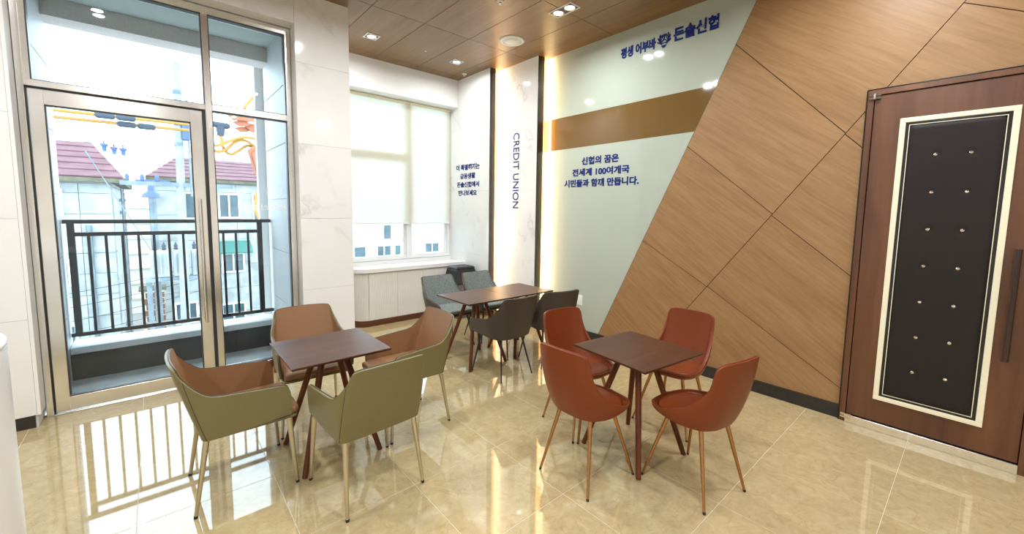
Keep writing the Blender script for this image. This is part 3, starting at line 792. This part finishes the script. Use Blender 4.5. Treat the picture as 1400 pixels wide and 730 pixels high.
# ---- terracotta side chair
colsB = [(0,[(0,-.172,.430),(0,-.234,.60),(0,-.270,.848)]), (.2,[(.078,-.168,.430),(.088,-.229,.60),(.097,-.264,.847)]),
 (.35,[(.130,-.147,.430),(.152,-.209,.60),(.164,-.247,.839)]), (.42,[(.152,-.132,.430),(.176,-.193,.59),(.189,-.231,.812)]),
 (.50,[(.172,-.10,.430),(.198,-.155,.555),(.201,-.196,.70)]), (.60,[(.190,-.06,.430),(.213,-.092,.515),(.213,-.122,.60)]),
 (.70,[(.199,-.005,.430),(.222,-.012,.482),(.224,-.035,.535)]), (.80,[(.198,.065,.430),(.224,.072,.459),(.230,.066,.493)]),
 (.88,[(.178,.135,.430),(.202,.149,.452),(.210,.150,.478)]), (.94,[(.130,.185,.430),(.148,.202,.450),(.154,.207,.475)]), (1,[(0,.212,.430),(0,.232,.449),(0,.240,.474)])]
def make_sidechair():
    t = empty('side_chair')
    G, I = shell_objects(t, colsB, 4, 9, .02, 'terracotta', 'terracotta', 'terracotta_piping', True, .003)
    lp = [r[0] for r in G]; n = len(lp)
    mb = MB().add(lp+[Vector((0,.01,.424))], [(i, (i+1)%n, n) for i in range(n-1)]); mb.build('underside', 'terracotta_piping', t, smooth=True)
    out = []
    for k in range(40):
        a = 2*PI*k/40; cx_, sy = math.cos(a), math.sin(a)
        out.append((.201*abs(cx_)**.88*(1 if cx_ > 0 else -1), .008+(.216 if sy > 0 else .195)*abs(sy)**.9*(1 if sy > 0 else -1)))
    cushion(t, out, .445, .472, .008, 'terracotta')
    MB().lathe([(0,.398),(.05,.398),(.055,.404),(.055,.424),(0,.424)], 20).build('swivel_plate', 'black_metal', t, auto=40)
    for x, y in ((-1,-1),(1,-1),(-1,1),(1,1)):
        leg(t, (x*.115, y*.105, .428), (x*(.19 if y < 0 else .222), y*.205, 0), .0135, .0075, 'bronze')
    for s in (-1, 1): MB().tube([(-s*.11,-.10,.412),(s*.11,.10,.412)], .008, 8).build('cross_bar', 'bronze', t, auto=40)
    return t
B0 = make_sidechair()
gB = 'terracotta side chairs round the right table'
for k, (x, y, a, lab) in enumerate((
    (1.972,1.53,-90,'terracotta leather side chair at the left of the right table, its back to the viewer'),
    (2.405,1.94,170,'terracotta leather side chair behind the right table, nearest the green glass wall'),
    (3.0,1.485,90,'terracotta leather side chair behind the right table, nearest the timber wall'),
    (2.40,1.03,-11,'terracotta leather side chair at the front right of the right table, seen from its side'))):
    o = B0 if k == 0 else copy_tree(B0)
    o.location = (x,y,0); o.rotation_euler = (0,0,math.radians(a)); tag(o, lab, 'chair', gB)

# ---- charcoal armchair with grey-green fabric inside
colsC = [(0,[(0,-.205,.40),(0,-.257,.6),(0,-.300,.812)]), (.2,[(.105,-.20,.40),(.110,-.250,.6),(.115,-.294,.814)]),
 (.35,[(.178,-.178,.402),(.198,-.228,.6),(.205,-.273,.815)]), (.42,[(.203,-.155,.404),(.222,-.203,.59),(.226,-.25,.793)]),
 (.5,[(.222,-.115,.406),(.240,-.16,.56),(.241,-.197,.712)]), (.58,[(.231,-.07,.41),(.250,-.10,.53),(.252,-.132,.645)]),
 (.66,[(.235,-.02,.413),(.255,-.04,.515),(.26,-.068,.603)]), (.8,[(.238,.08,.42),(.258,.07,.505),(.263,.06,.577)]),
 (.93,[(.241,.19,.43),(.258,.19,.50),(.261,.19,.557)]), (.98,[(.243,.228,.435),(.256,.229,.49),(.259,.226,.536)]), (1,[(.242,.238,.437),(.25,.24,.47),(.255,.238,.50)])]
def make_tubchair():
    t = empty('tub_chair')
    shell_objects(t, colsC, 4, 8, .022, 'charcoal', 'fabric', 'piping', pr=.0024)
    cushion(t, round_rect(.216,-.160,.262,.07), .436, .472, .012, 'fabric')
    cushion(t, round_rect(.214,-.155,.255,.07), .402, .435, 0, 'charcoal', 'seat_base', .012)
    for x, y in ((-1,-1),(1,-1),(-1,1),(1,1)):
        leg(t, (x*(.13 if y < 0 else .165), -.12 if y < 0 else .15, .402), (x*(.2 if y < 0 else .24), -.215 if y < 0 else .208, 0), .0115, .006, 'black_metal')
    return t
C0 = make_tubchair()
gC = 'charcoal tub chairs round the far double table'
for k, (x, y, a, lab) in enumerate((
    (2.6,3.087,0,'charcoal tub chair in front of the far double table, its whole back showing'),
    (3.19,3.04,-14,'charcoal tub chair half hidden behind a terracotta chair, before the far double table'),
    (2.61,4.14,180,'charcoal tub chair with grey-green fabric behind the far double table, nearest the white cabinet doors'),
    (3.19,4.13,180,'charcoal tub chair with grey-green fabric behind the far double table, nearest the black edged marble'))):
    o = C0 if k == 0 else copy_tree(C0)
    o.location = (x,y,0); o.rotation_euler = (0,0,math.radians(a)); tag(o, lab, 'chair', gC)

# ---- tables
def make_table():
    t = empty('square_table')
    s, c, d = .301, .296, .258
    mb = MB()
    R = [(d,.690),(c,.699),(s,.706),(s,.7125),(s-.0025,.715)]
    vs3 = []; fs3 = []
    for q, z in R: vs3 += [(-q,-q,z),(q,-q,z),(q,q,z),(-q,q,z)]
    for i in range(len(R)-1): fs3 += [(i*4+k, i*4+(k+1)%4, i*4+4+(k+1)%4, i*4+4+k) for k in range(4)]
    fs3 += [(3,2,1,0), tuple(len(R)*4-4+k for k in range(4))]
    mb.add(vs3, fs3).build('tabletop', 'table_wood', t)
    MB().box((-.13,-.13,.676),(.13,.13,.6895)).build('mounting_block', 'leg_wood', t, bevel=.003)
    for x in (-1, 1):
        for y in (-1, 1):
            a, b = Vector((x*.068,y*.068,.6755)), Vector((x*.237,y*.237,0))
            MB().tube([a, a+(b-a)*.5, b], [.021,.0195,.0165], 16).build('leg', 'leg_wood', t, auto=50)
    return t
T0 = make_table()
for k, (x, y, a, lab) in enumerate((
    (.843,2.814,0,'square dark walnut table between the four olive armchairs'),
    (2.425,1.47,-6.5,'square dark walnut table between the four terracotta chairs'),
    (2.568,3.525,0,'square dark walnut table forming the left half of the far double table'),
    (3.172,3.525,0,'square dark walnut table forming the right half of the far double table'))):
    o = T0 if k == 0 else copy_tree(T0)
    o.location = (x,y,0); o.rotation_euler = (0,0,math.radians(a)); tag(o, lab, 'table', 'square walnut tables')

# ---- low cabinet under the window
YC_ = 5.46
cab = empty('low_cabinet', (2.85,YC_,0), 0, 'white ribbed low cabinet with a rounded end under the window', 'cabinet')
def arc_pts(cx_, cy_, r, a0, a1, n): return [(cx_+r*math.cos(math.radians(a0+(a1-a0)*k/n)), cy_+r*math.sin(math.radians(a0+(a1-a0)*k/n))) for k in range(n+1)]
def plan(inset, r=.17): # outline of the cabinet plan, rounded front left corner
    x0, x1, yf, yb = 1.985+inset, XM-.002, YC_+inset, 5.858
    return arc_pts(x0+r, yf+r, r, 180, 270, 12)+[(x1,yf),(x1,yb),(x0,yb)]
def prism_z(poly, z0, z1): return MB().prism(poly, lambda u, v, k: (u-2.85, v-YC_, z1 if k else z0))
prism_z(plan(.02), .082, .752).build('carcass', 'cabinet', cab)
prism_z(plan(.004), 0, .080).build('plinth', 'kick', cab, auto=40)
dk = prism_z(plan(.012), .745, .7535); dk.build('shadow_line', 'black', cab)
def ribbed(pts, name):
    """vertical half-round ribs along a plan polyline (on its outer side)"""
    mb = MB(); P = [Vector(p) for p in pts]
    seg = []
    for a, b in zip(P, P[1:]):
        n = max(1, round((b-a).length/.0165))
        seg += [(a+(b-a)*k/n, a+(b-a)*(k+1)/n) for k in range(n)]
    loop = []
    for a, b in seg:
        d = (b-a); nn = Vector((d.y,-d.x)).normalized()
        loop += [a, a+d*.2+nn*.005, a+d*.5+nn*.0065, a+d*.8+nn*.005]
    loop.append(seg[-1][1]); n = len(loop)
    mb.add([(p.x-2.85,p.y-YC_,.086) for p in loop]+[(p.x-2.85,p.y-YC_,.742) for p in loop], [(i,i+1,n+i+1,n+i) for i in range(n-1)])
    return mb.build(name, 'cabinet', cab)
ribbed(arc_pts(1.985+.02+.17, YC_+.02+.17, .176, 180, 268, 10), 'curved_end_panel')
xs = [2.170, 2.590, 3.002, 3.418, 3.736]
for a, b in zip(xs, xs[1:]):
    box('door', (a+.002-2.85,.0055,.086), (b-.002-2.85,.0195,.742), 'cabinet', cab)
    dr = bpy.data.objects[cab.children[-1].name] if cab.children else None
    r_ = ribbed([(a+.004,YC_+.0055),(b-.004,YC_+.0055)], 'ribbed_face')
o = MB().prism(arc_pts(1.975+.19, YC_-.03+.19, .19, 180, 270, 14)+[(XM-.001,YC_-.03),(XM-.002,5.857),(1.975,5.857)], lambda u, v, k: (u-2.85, v-YC_, .812-.754 if k else 0)).build('countertop', 'counter', loc=(2.85,YC_,.754), bevel=.004)
tag(o, 'white worktop with a rounded corner lying on the ribbed cabinet', 'worktop')

# ---- waste bin by the marble panel
t = empty('waste_bin', (3.50,5.19,0), 0, 'black hooded bin on a grey body between the cabinet and the marble panel', 'bin')
def frustum(mb, a, b, z0, z1):
    (x0,y0_),(x1,y1_) = a, b
    return mb.add([(-x0,-y0_,z0),(x0,-y0_,z0),(x0,y0_,z0),(-x0,y0_,z0),(-x1,-y1_,z1),(x1,-y1_,z1),(x1,y1_,z1),(-x1,y1_,z1)],
        [(0,3,2,1),(4,5,6,7),(0,1,5,4),(1,2,6,5),(2,3,7,6),(3,0,4,7)])
frustum(MB(), (.16,.14), (.185,.165), 0, .525).build('body', 'bin_grey', t, bevel=.012)
frustum(MB(), (.205,.185), (.165,.145), .527, .755).build('hood', 'bin_black', t, bevel=.02)
frustum(MB(), (.17,.15), (.15,.13), .756, .785).build('lid', 'bin_black', t, bevel=.01)
# ---- wall socket
t = empty('wall_socket', (XW,3.345,.493), 0, 'white double wall socket low on the green glass panel', 'socket')
box('face_plate', (-.010,-.042,-.065), (-.0003,.042,.065), 'plastic', t, .003)
for z in (-.028,.028):
    MB().lathe([(.021,-.0125),(.019,-.0128),(.016,-.009),(0,-.009)], 20, 'x', (0,0,z)).build('outlet', 'screen_rib', t, smooth=True)
# ---- rounded white desk at the left edge
t = empty('reception_desk', (-.86,2.40,0), 0, 'white rounded desk end at the left edge of the view', 'desk')
pts = arc_pts(0,0,.405,-90,90,24)+[(-1.4,.405),(-1.4,-.405)]
MB().prism(pts, lambda u, v, k: (u, v, 1.085 if k else .08)).build('body', 'white_gloss', t, auto=30)
MB().prism([(a*1.004,b*1.004) for a, b in pts], lambda u, v, k: (u, v, 1.115 if k else 1.0855)).build('desk_top', 'white_gloss', t, bevel=.012)
MB().prism([(a*.94,b*.94) for a, b in pts], lambda u, v, k: (u, v, .0795 if k else 0)).build('plinth', 'black', t)
# ---- extinguisher glimpsed behind the armchair
t = empty('fire_extinguisher', (.86,4.50,0), 0, 'small red extinguisher on the floor behind the armchair by the glass', 'extinguisher')
MB().lathe([(0,0),(.04,0),(.046,.008),(.046,.20),(.035,.235),(.014,.25),(.014,.27),(0,.27)], 20).build('cylinder', 'red', t, auto=40)
MB().box((-.012,-.05,.27),(.012,.03,.282)).box((-.01,-.06,.295),(.01,.02,.303)).build('lever', 'black_metal', t)

# ================================================================== BALCONY
bal = struct(box('balcony_floor', (-.66,4.72,-.16), (1.04,5.5,-.02), 'concrete'))
par = struct(box('balcony_parapet', (-.66,5.5,-.3), (1.04,5.74,.235), 'parapet'))
box('capstone', (-.659,5.47,.236), (1.039,5.80,.30), 'capstone', par, .006)
bw = struct(box('balcony_ceiling', (-.66,4.72,3.42), (1.04,5.6,3.5), 'soffit'))
box('beam', (-.66,5.45,3.262), (1.04,5.72,3.419), 'beam', bw)
for nm, x0, x1 in (('balcony_column', 1.041, 1.55), ('balcony_column', -1.2, -.661)):
    cl = struct(box(nm, (x0+.015,4.73,-1.2), (x1-.015,5.69,3.6), 'joint'))
    z = -1.13
    while z < 3.5:
        box('stone_slab', (x0,4.725,z+.003), (x1,5.70,min(z+.57,3.6)-.003), 'granite', cl, .001, seg=1); z += .571
rl = empty('balcony_railing', (.18,5.6,.30), 0, 'black metal balcony railing outside the glass door', 'railing')
def rb(name, a, b): return box(name, (a[0]-.18,a[1]-5.6,a[2]-.30), (b[0]-.18,b[1]-5.6,b[2]-.30), 'rail', rl, .002, seg=1)
rb('top_rail', (-.655,5.58,1.455), (1.035,5.62,1.493))
rb('middle_rail', (-.577,5.582,1.335), (.895,5.618,1.373))
rb('bottom_rail', (-.655,5.58,.375), (1.035,5.62,.413))
for x in (-.603, .921): rb('post', (x-.025,5.579,.414), (x+.025,5.621,1.454))
bal0 = None
for x in [-.489+k*.1175 for k in range(12)]:
    if bal0 is None: bal0 = rb('baluster', (x-.011,5.589,.414), (x+.011,5.611,1.334)); bx0 = x
    else: share(bal0, rl, (x-bx0,0,0))

# ================================================================== OUTSIDE (street two storeys below)
GZ = -7.0
tag(box('alley_ground', (-40,8,GZ-.3), (60,70,GZ), 'ground'), kind='structure')
def building(name, loc, label): return empty(name, loc, 0, label, 'building')
def window(parent, x0, x1, z0, z1, y, mull=1):
    f = MB(); e = .09
    for a, b in (((x0,z0),(x1,z0+e)), ((x0,z1-e),(x1,z1)), ((x0,z0+e),(x0+e,z1-e)), ((x1-e,z0+e),(x1,z1-e))):
        f.box((a[0],y-.10,a[1]), (b[0],y-.002,b[1]))
    for k in range(mull):
        c_ = x0+(x1-x0)*(k+1)/(mull+1); f.box((c_-.04,y-.09,z0+e), (c_+.04,y-.01,z1-e))
    o = f.build('window_frame', 'upvc', parent)
    box('pane', (x0+e,y-.05,z0+e), (x1-e,y-.03,z1-e), 'far_glass', o)
def panel_rows(parent, xs, zs, y, skip=()):
    for a, b in zip(xs, xs[1:]):
        for c_, d in zip(zs, zs[1:]):
            box('wall_panel', (a+.012,y-.05,c_+.012), (b-.012,y,d-.012), 'panel_wall', parent)
def hip_roof(parent, x0, x1, y0_, y1_, ze, zr, inset, m='tile_roof', rows=6):
    """four slopes built of overlapping tile courses"""
    ym = (y0_+y1_)/2
    for k in range(rows):
        f0, f1 = k/rows, (k+1)/rows+.03
        def rect(f): 
            q = min(f,1); return (x0+inset*q, x1-inset*q, y0_+(ym-y0_)*q*.98, y1_-(y1_-ym)*q*.98, ze+(zr-ze)*q)
        a, b = rect(f0), rect(f1); dz = .05
        vs4 = [(a[0],a[2],a[4]+dz),(a[1],a[2],a[4]+dz),(a[1],a[3],a[4]+dz),(a[0],a[3],a[4]+dz),(b[0],b[2],b[4]),(b[1],b[2],b[4]),(b[1],b[3],b[4]),(b[0],b[3],b[4])]
        vs4 += [(p[0],p[1],a[4]-.02) for p in vs4[:4]]
        MB().add(vs4, [(0,1,5,4),(1,2,6,5),(2,3,7,6),(3,0,4,7),(4,5,6,7),(8,9,1,0),(9,10,2,1),(10,11,3,2),(11,8,0,3),(11,10,9,8)]).build('roof_course', m, parent)
# left house
h1 = building('house', (-5,28,GZ), 'pale panelled house with a faded red hipped roof, left behind the railing')
box('wall', (-6,-4,0), (3.68,5,9.55), 'far_wall', h1)
panel_rows(h1, [-6,-3.5,1.95,2.72,3.68], [.4,1.3,2.2,3.1,4.0,4.9,5.8,6.65,7.45,8.25,9.1,9.5], -4.001)
for a, b in zip([3.1,4.3,5.5,6.7,7.9,9.4], [4.3,5.5,6.7,7.9,9.4,9.55]): box('side_panel', (3.68,-3.95,a), (3.72,4.9,b-.03), 'panel_wall', h1)
box('eave', (-6.4,-4.4,9.55), (4.05,5.4,9.75), 'eave', h1)
hip_roof(h1, -6.4, 4.05, -4.4, 5.4, 9.75, 11.6, 1.2)
window(h1, 1.0, 2.28, 8.05, 9.25, -4.05, 1); window(h1, 1.05, 2.35, 5.35, 6.45, -4.05, 1); window(h1, 1.1, 2.4, 2.6, 3.8, -4.05, 1)
MB().tube([(2.95,-4.2,.3),(2.95,-4.2,7.8)], .085, 10).build('drain_pipe', 'zinc', h1, auto=40)
for z in (8.8, 8.2): box('bracket', (3.72,-.5,z), (3.95,0,z+.15), 'zinc', h1)
MB().tube([(3.9,-2,1),(3.9,-2,9.4)], .04, 8).build('drain_pipe', 'zinc', h1)
# right house
h2 = building('house', (3,36,GZ), 'weathered grey house with red roof and green awning, seen through the narrow glass')
box('wall', (-2.95,-5,0), (6,5,10.05), 'far_wall', h2)
panel_rows(h2, [-2.95,-1.7,-.4,.9,2.2,3.6,6], [.4,2.0,3.5,5.0,6.6,8.1,9.5,10.0], -5.001)
box('eave', (-3.3,-5.4,10.05), (6.4,5.4,10.25), 'eave', h2)
hip_roof(h2, -3.3, 6.4, -5.4, 5.4, 10.25, 11.9, 1.6)
window(h2, -1.75, -.55, 7.85, 9.45, -5.05, 1); window(h2, -.05, 1.08, 7.9, 9.45, -5.05, 1); window(h2, 1.75, 2.6, 7.75, 9.5, -5.05, 2)
window(h2, -.0, 1.2, 4.5, 5.75, -5.05, 1); window(h2, -.15, 1.15, 1.4, 2.55, -5.05, 1); window(h2, -2.4, -1.3, 1.6, 2.9, -5.05, 1)
MB().prism([(-5.06,6.5),(-5.06,6.28),(-5.9,5.75),(-5.9,5.85)], lambda u, v, k: (1.55 if k else -.2, u, v)).build('awning', 'awning', h2)
# bright building up the alley, brick shed, window-side building
h3 = building('building', (-.4,44,GZ), 'overexposed white building at the end of the alley between the houses')
box('wall', (-2.6,0,0), (2.2,4,9.6), 'white_wall', h3)
for k in range(7): box('ledge', (-2.5,-.2,1.2+k*1.2), (2.0,0,1.32+k*1.2), 'beige_plastic', h3)
h4 = building('brick_shed', (-.35,27.5,GZ), 'small sunlit brick shed in the alley behind the railing')
box('wall', (-.34,-.5,0), (.5,.5,4.4), 'grout', h4)
for k in range(14):
    for j in range(3):
        x = -.35+j*.285+(.14 if k % 2 else 0)
        box('brick', (x+.01,-.53,.12+k*.3), (min(x+.275,.51),-.5,.12+k*.3+.27), 'far_brick', h4)
box('roof', (-.45,-.65,4.4), (.6,.6,4.5), 'eave', h4)
h5 = building('building', (14.5,34,GZ), 'washed out white building with blue windows below the roller blinds')
box('wall', (-4.5,-2,0), (9,4,7.7), 'white_wall', h5)
for a, b, c_, d, mu in ((-3.0,-1.95,4.5,5.7,0),(-1.15,.15,4.4,5.7,1),(.35,1.0,4.5,5.72,0),(3.2,4.7,4.8,5.75,1)): window(h5, a, b, c_, d, -2.0, mu)
box('cornice', (-4.6,-2.2,7.7), (9.1,4.1,7.95), 'white_wall', h5)
window(h5, -.6, .2, 6.1, 7.4, -2.0, 0)
# poles, transformers, cables
t = empty('utility_pole', (.72,20,GZ), 0, 'tall pale concrete utility pole beside the door handle', 'pole')
MB().tube([(-.1,0,0),(.16,0,13.9)], [.17,.11], 14).build('shaft', 'pole', t, auto=40)
for z in (12.9, 11.75, 11.0): MB().tube([(.07+.018*(z-10),-.0,z-.12),(.07+.018*(z-10),0,z)], .145, 14).build('band', 'zinc', t, auto=40)
box('cabinet_box', (.20,-.2,11.1), (.42,.15,11.9), 'blue_ins', t, .02)
MB().tube([(.38,-.1,9.0),(.38,-.1,12.6)], .035, 8).build('conduit', 'zinc', t, auto=40)
box('crossarm', (-1.6,-.12,9.35), (1.7,.02,9.5), 'zinc', t)
for x in (-1.4,-1.0,-.6): MB().lathe([(.03,9.5),(.07,9.53),(.05,9.6),(.075,9.64),(.04,9.75),(0,9.76)], 10, 'z', (x,-.05,0)).build('insulator', 'blue_ins', t, smooth=True)
t = empty('steel_post', (-.07,22,GZ), 0, 'grey metal tube post with a blue hood over the alley', 'pole')
MB().tube([(0,0,0),(.02,0,9.0)], .12, 14).build('shaft', 'zinc', t, auto=40)
MB().lathe([(.3,8.95),(.26,9.1),(.12,9.22),(.08,9.5),(0,9.52)], 14).build('hood', 'blue_ins', t, auto=40)
box('crossarm', (-.45,-.06,9.55), (.6,.06,9.66), 'blue_ins', t)
for k, (x, w_) in enumerate(((.06,.58), (.70,.5), (1.28,.5))):
    t = empty('transformer', (x,21,GZ+5.85), 0, ('pale pole transformer box behind the railing, left of three', 'pale pole transformer box behind the railing, middle of three', 'pale pole transformer box behind the railing, right of three, partly behind the door stile')[k], 'transformer', 'transformers behind the railing')
    box('tank', (-w_/2,-.25,0), (w_/2,.25,1.05), 'transformer', t, .03)
    for j in range(4): box('cooling_fin', (-w_/2+.06+j*.12,-.32,.12), (-w_/2+.09+j*.12,-.252,.95), 'transformer', t)
    for xx in (-.14,.14): MB().lathe([(.05,1.05),(.08,1.09),(.045,1.15),(.075,1.2),(.04,1.27),(.02,1.36),(0,1.37)], 10, 'z', (xx,0,0)).build('bushing', 'slate', t, smooth=True)
t = empty('transformer_stand', (.6,21,GZ), 0, 'steel platform frame carrying the transformer boxes', 'stand')
box('platform', (-1.0,-.4,5.72), (1.0,.4,5.85), 'zinc', t)
for x in (-.9,.9): box('post', (x-.08,-.08,0), (x+.08,.08,5.72), 'zinc', t)
def cable(name, pts, r, m, label, cat, group=None, seg=8):
    o = MB().tube([Vector(p)-Vector(pts[0]) for p in pts], r, seg).build(name, m, loc=pts[0], auto=60)
    return tag(o, label, cat, group)
def sag(a, b, s, n=12): return [tuple(Vector(a)+(Vector(b)-Vector(a))*k/n-Vector((0,0,4*s*(k/n)*(1-k/n)))) for k in range(n+1)]
for k, (z, lab) in enumerate(((4.07,'upper yellow cable sleeve across the top of the glass door'), (3.92,'lower yellow cable sleeve across the top of the glass door'))):
    t = empty('sleeved_cable', (-6,16+.2*k,z), 0, lab, 'cable', 'yellow sleeved cables')
    MB().tube(sag((0,0,0),(7.2,0,.03),.02), .045, 8).build('sleeve', 'yellow', t, auto=60)
    x = 4.9+k*.42
    for j in range(2): MB().tube([(x+j*.42,0,.0),(x+.05+j*.42,0,0),(x+.36+j*.42,0,0),(x+.4+j*.42,0,0)], [.05,.085,.085,.05], 8).build('connector', 'slate', t, auto=40)
for k in range(3):
    z = (3.86,3.73,3.62)[k]
    cable('power_line', sag((-9,20+k*.4,z+.5),(9,20+k*.4,z+.35),.25), .012, 'wire', ('highest thin power line crossing behind the glass door', 'middle thin power line crossing behind the glass door', 'lowest thin power line crossing behind the glass door')[k], 'cable', 'thin power lines', 6)
for k, (x, z) in enumerate(((-1.2,3.62),(-.96,3.54),(-.73,3.52))):
    t = empty('line_insulator', (x,20,z), 0, ('blue insulator hanging on the power lines, left of three', 'blue insulator hanging on the power lines, middle of three', 'blue insulator hanging on the power lines, right of three')[k], 'insulator', 'blue insulators on the lines')
    MB().lathe([(0,-.16),(.05,-.15),(.06,0),(.10,.04),(.10,.10),(0,.12)], 10).build('bell', 'blue_ins', t, auto=40)
    MB().lathe([(0,.12),(.02,.12),(.02,.2),(0,.2)], 8).build('clamp', 'slate', t)
WL = ['first', 'second', 'third', 'fourth', 'fifth']
for k in range(5):
    cable('service_wire', sag((-7,22.4+.2*k,-2.1-.55*k),(1.6,22.5+.2*k,-.9-.6*k),.25), .012, 'wire', WL[k]+' thin service wire from the top, sagging behind the railing before the left house', 'cable', 'service wires behind the railing', 6)
cable('guy_wire', [(-1.95,23.4,3.75),(-.2,22.6,-.2),(.3,22.3,-1.0)], .02, 'zinc', 'dark slanting guy wire in front of the left house', 'cable')
# orange covers and yellow hoses seen through the narrow glass
t = empty('line_cover', (2.45,17,4.45), 0, 'upper ragged orange cover over power lines beside the granite column', 'cover', 'orange line covers')
for k, (a, b) in enumerate((((-.5,.12),(.75,.36)), ((-.32,-.05),(.2,.10)), ((.05,-.18),(.75,.08)), ((-.25,-.2),(.25,-.06)))):
    MB().prism([(a[0],(a[1]+b[1])/2+.02),(a[0]+.14,b[1]),(b[0]-.1,b[1]+.04),(b[0],(a[1]+b[1])/2),(b[0]-.12,a[1]),(a[0]+.2,a[1]-.03)], lambda u, v, q: (u, (k-2)*.12+(.1 if q else 0), v)).build('sheet', 'orange', t, bevel=.015)
t = empty('line_cover', (2.85,17,3.2), 0, 'lower boxy orange cover hanging beside the granite column', 'cover', 'orange line covers')
MB().prism([(-.3,.42),(-.05,.62),(.3,.75),(.4,-.55),(.0,-.55),(-.12,-.35)], lambda u, v, q: (u, .15 if q else -.1, v)).build('cover_back', 'orange', t, bevel=.03)
MB().prism([(-.02,.38),(.36,.62),(.36,.02),(.08,.1)], lambda u, v, q: (u, -.11 if q else -.3, v)).build('cover_lid', 'orange', t, bevel=.03)
MB().prism([(-.22,.3),(-.08,.4),(.12,-.2),(.02,-.42),(-.06,-.38)], lambda u, v, q: (u, -.11 if q else -.22, v)).build('cover_lip', 'orange', t, bevel=.02)
hs = [('upper yellow hose arching toward the granite column', [(1.4,17,3.65),(1.7,17,3.68),(2.05,17,3.86),(2.4,17,4.02),(2.75,17,4.03),(3.15,17,3.9)]),
      ('middle yellow hose looping below the dark connector', [(1.45,17.15,3.62),(1.68,17.15,3.48),(1.95,17.15,3.58),(2.2,17.15,3.85),(2.5,17.15,3.95),(2.85,17.15,3.72)]),
      ('lower yellow hose looping above the red roof', [(1.86,17.3,3.95),(1.9,17.3,3.6),(2.1,17.3,3.45),(2.35,17.3,3.62),(2.6,17.3,3.8),(2.9,17.3,3.7)]),
      ('yellow hose curling down beside the granite column', [(3.15,17,2.6),(2.98,17,2.42),(2.80,17,2.2),(2.72,17,1.8),(2.72,17,1.5),(2.85,17,1.05),(3.05,17,.7)]),
      ('yellow hose rising to the upper glass pane', [(2.45,17,4.9),(2.55,17,5.1),(2.72,17,5.36),(2.95,17,5.6),(3.2,17,5.75)])]
for lab, p in hs:
    P = [(k, [Vector(q)]) for k, q in enumerate(p)]
    def cr(i, u):
        g0, g1, g2, g3 = [Vector(p[max(0,min(len(p)-1,i+d))]) for d in (-1,0,1,2)]
        return .5*((2*g1)+(g2-g0)*u+(2*g0-5*g1+4*g2-g3)*u*u+(3*g1-g0-3*g2+g3)*u**3)
    path = [cr(i, j/5) for i in range(len(p)-1) for j in range(5)]+[Vector(p[-1])]
    cable('yellow_hose', [tuple(q) for q in path], .048, 'yellow', lab, 'hose', 'yellow hoses by the column')
t = empty('cable_joint', (1.8,17,4.2), 0, 'dark slate cable joint with drop stem beside the orange cover', 'connector')
MB().tube([(-.28,0,.16),(-.2,0,.16),(.2,0,.14),(.27,0,.14)], [.05,.10,.10,.05], 10).build('sleeve', 'slate', t, auto=40)
MB().tube([(0,0,.12),(0,0,-.05),(0,0,-.2)], [.13,.12,.10], 10).build('stem', 'slate', t, auto=40)
MB().tube([(0,0,-.2),(.03,0,-.55)], .05, 8).build('outlet_hose', 'yellow', t, auto=40)
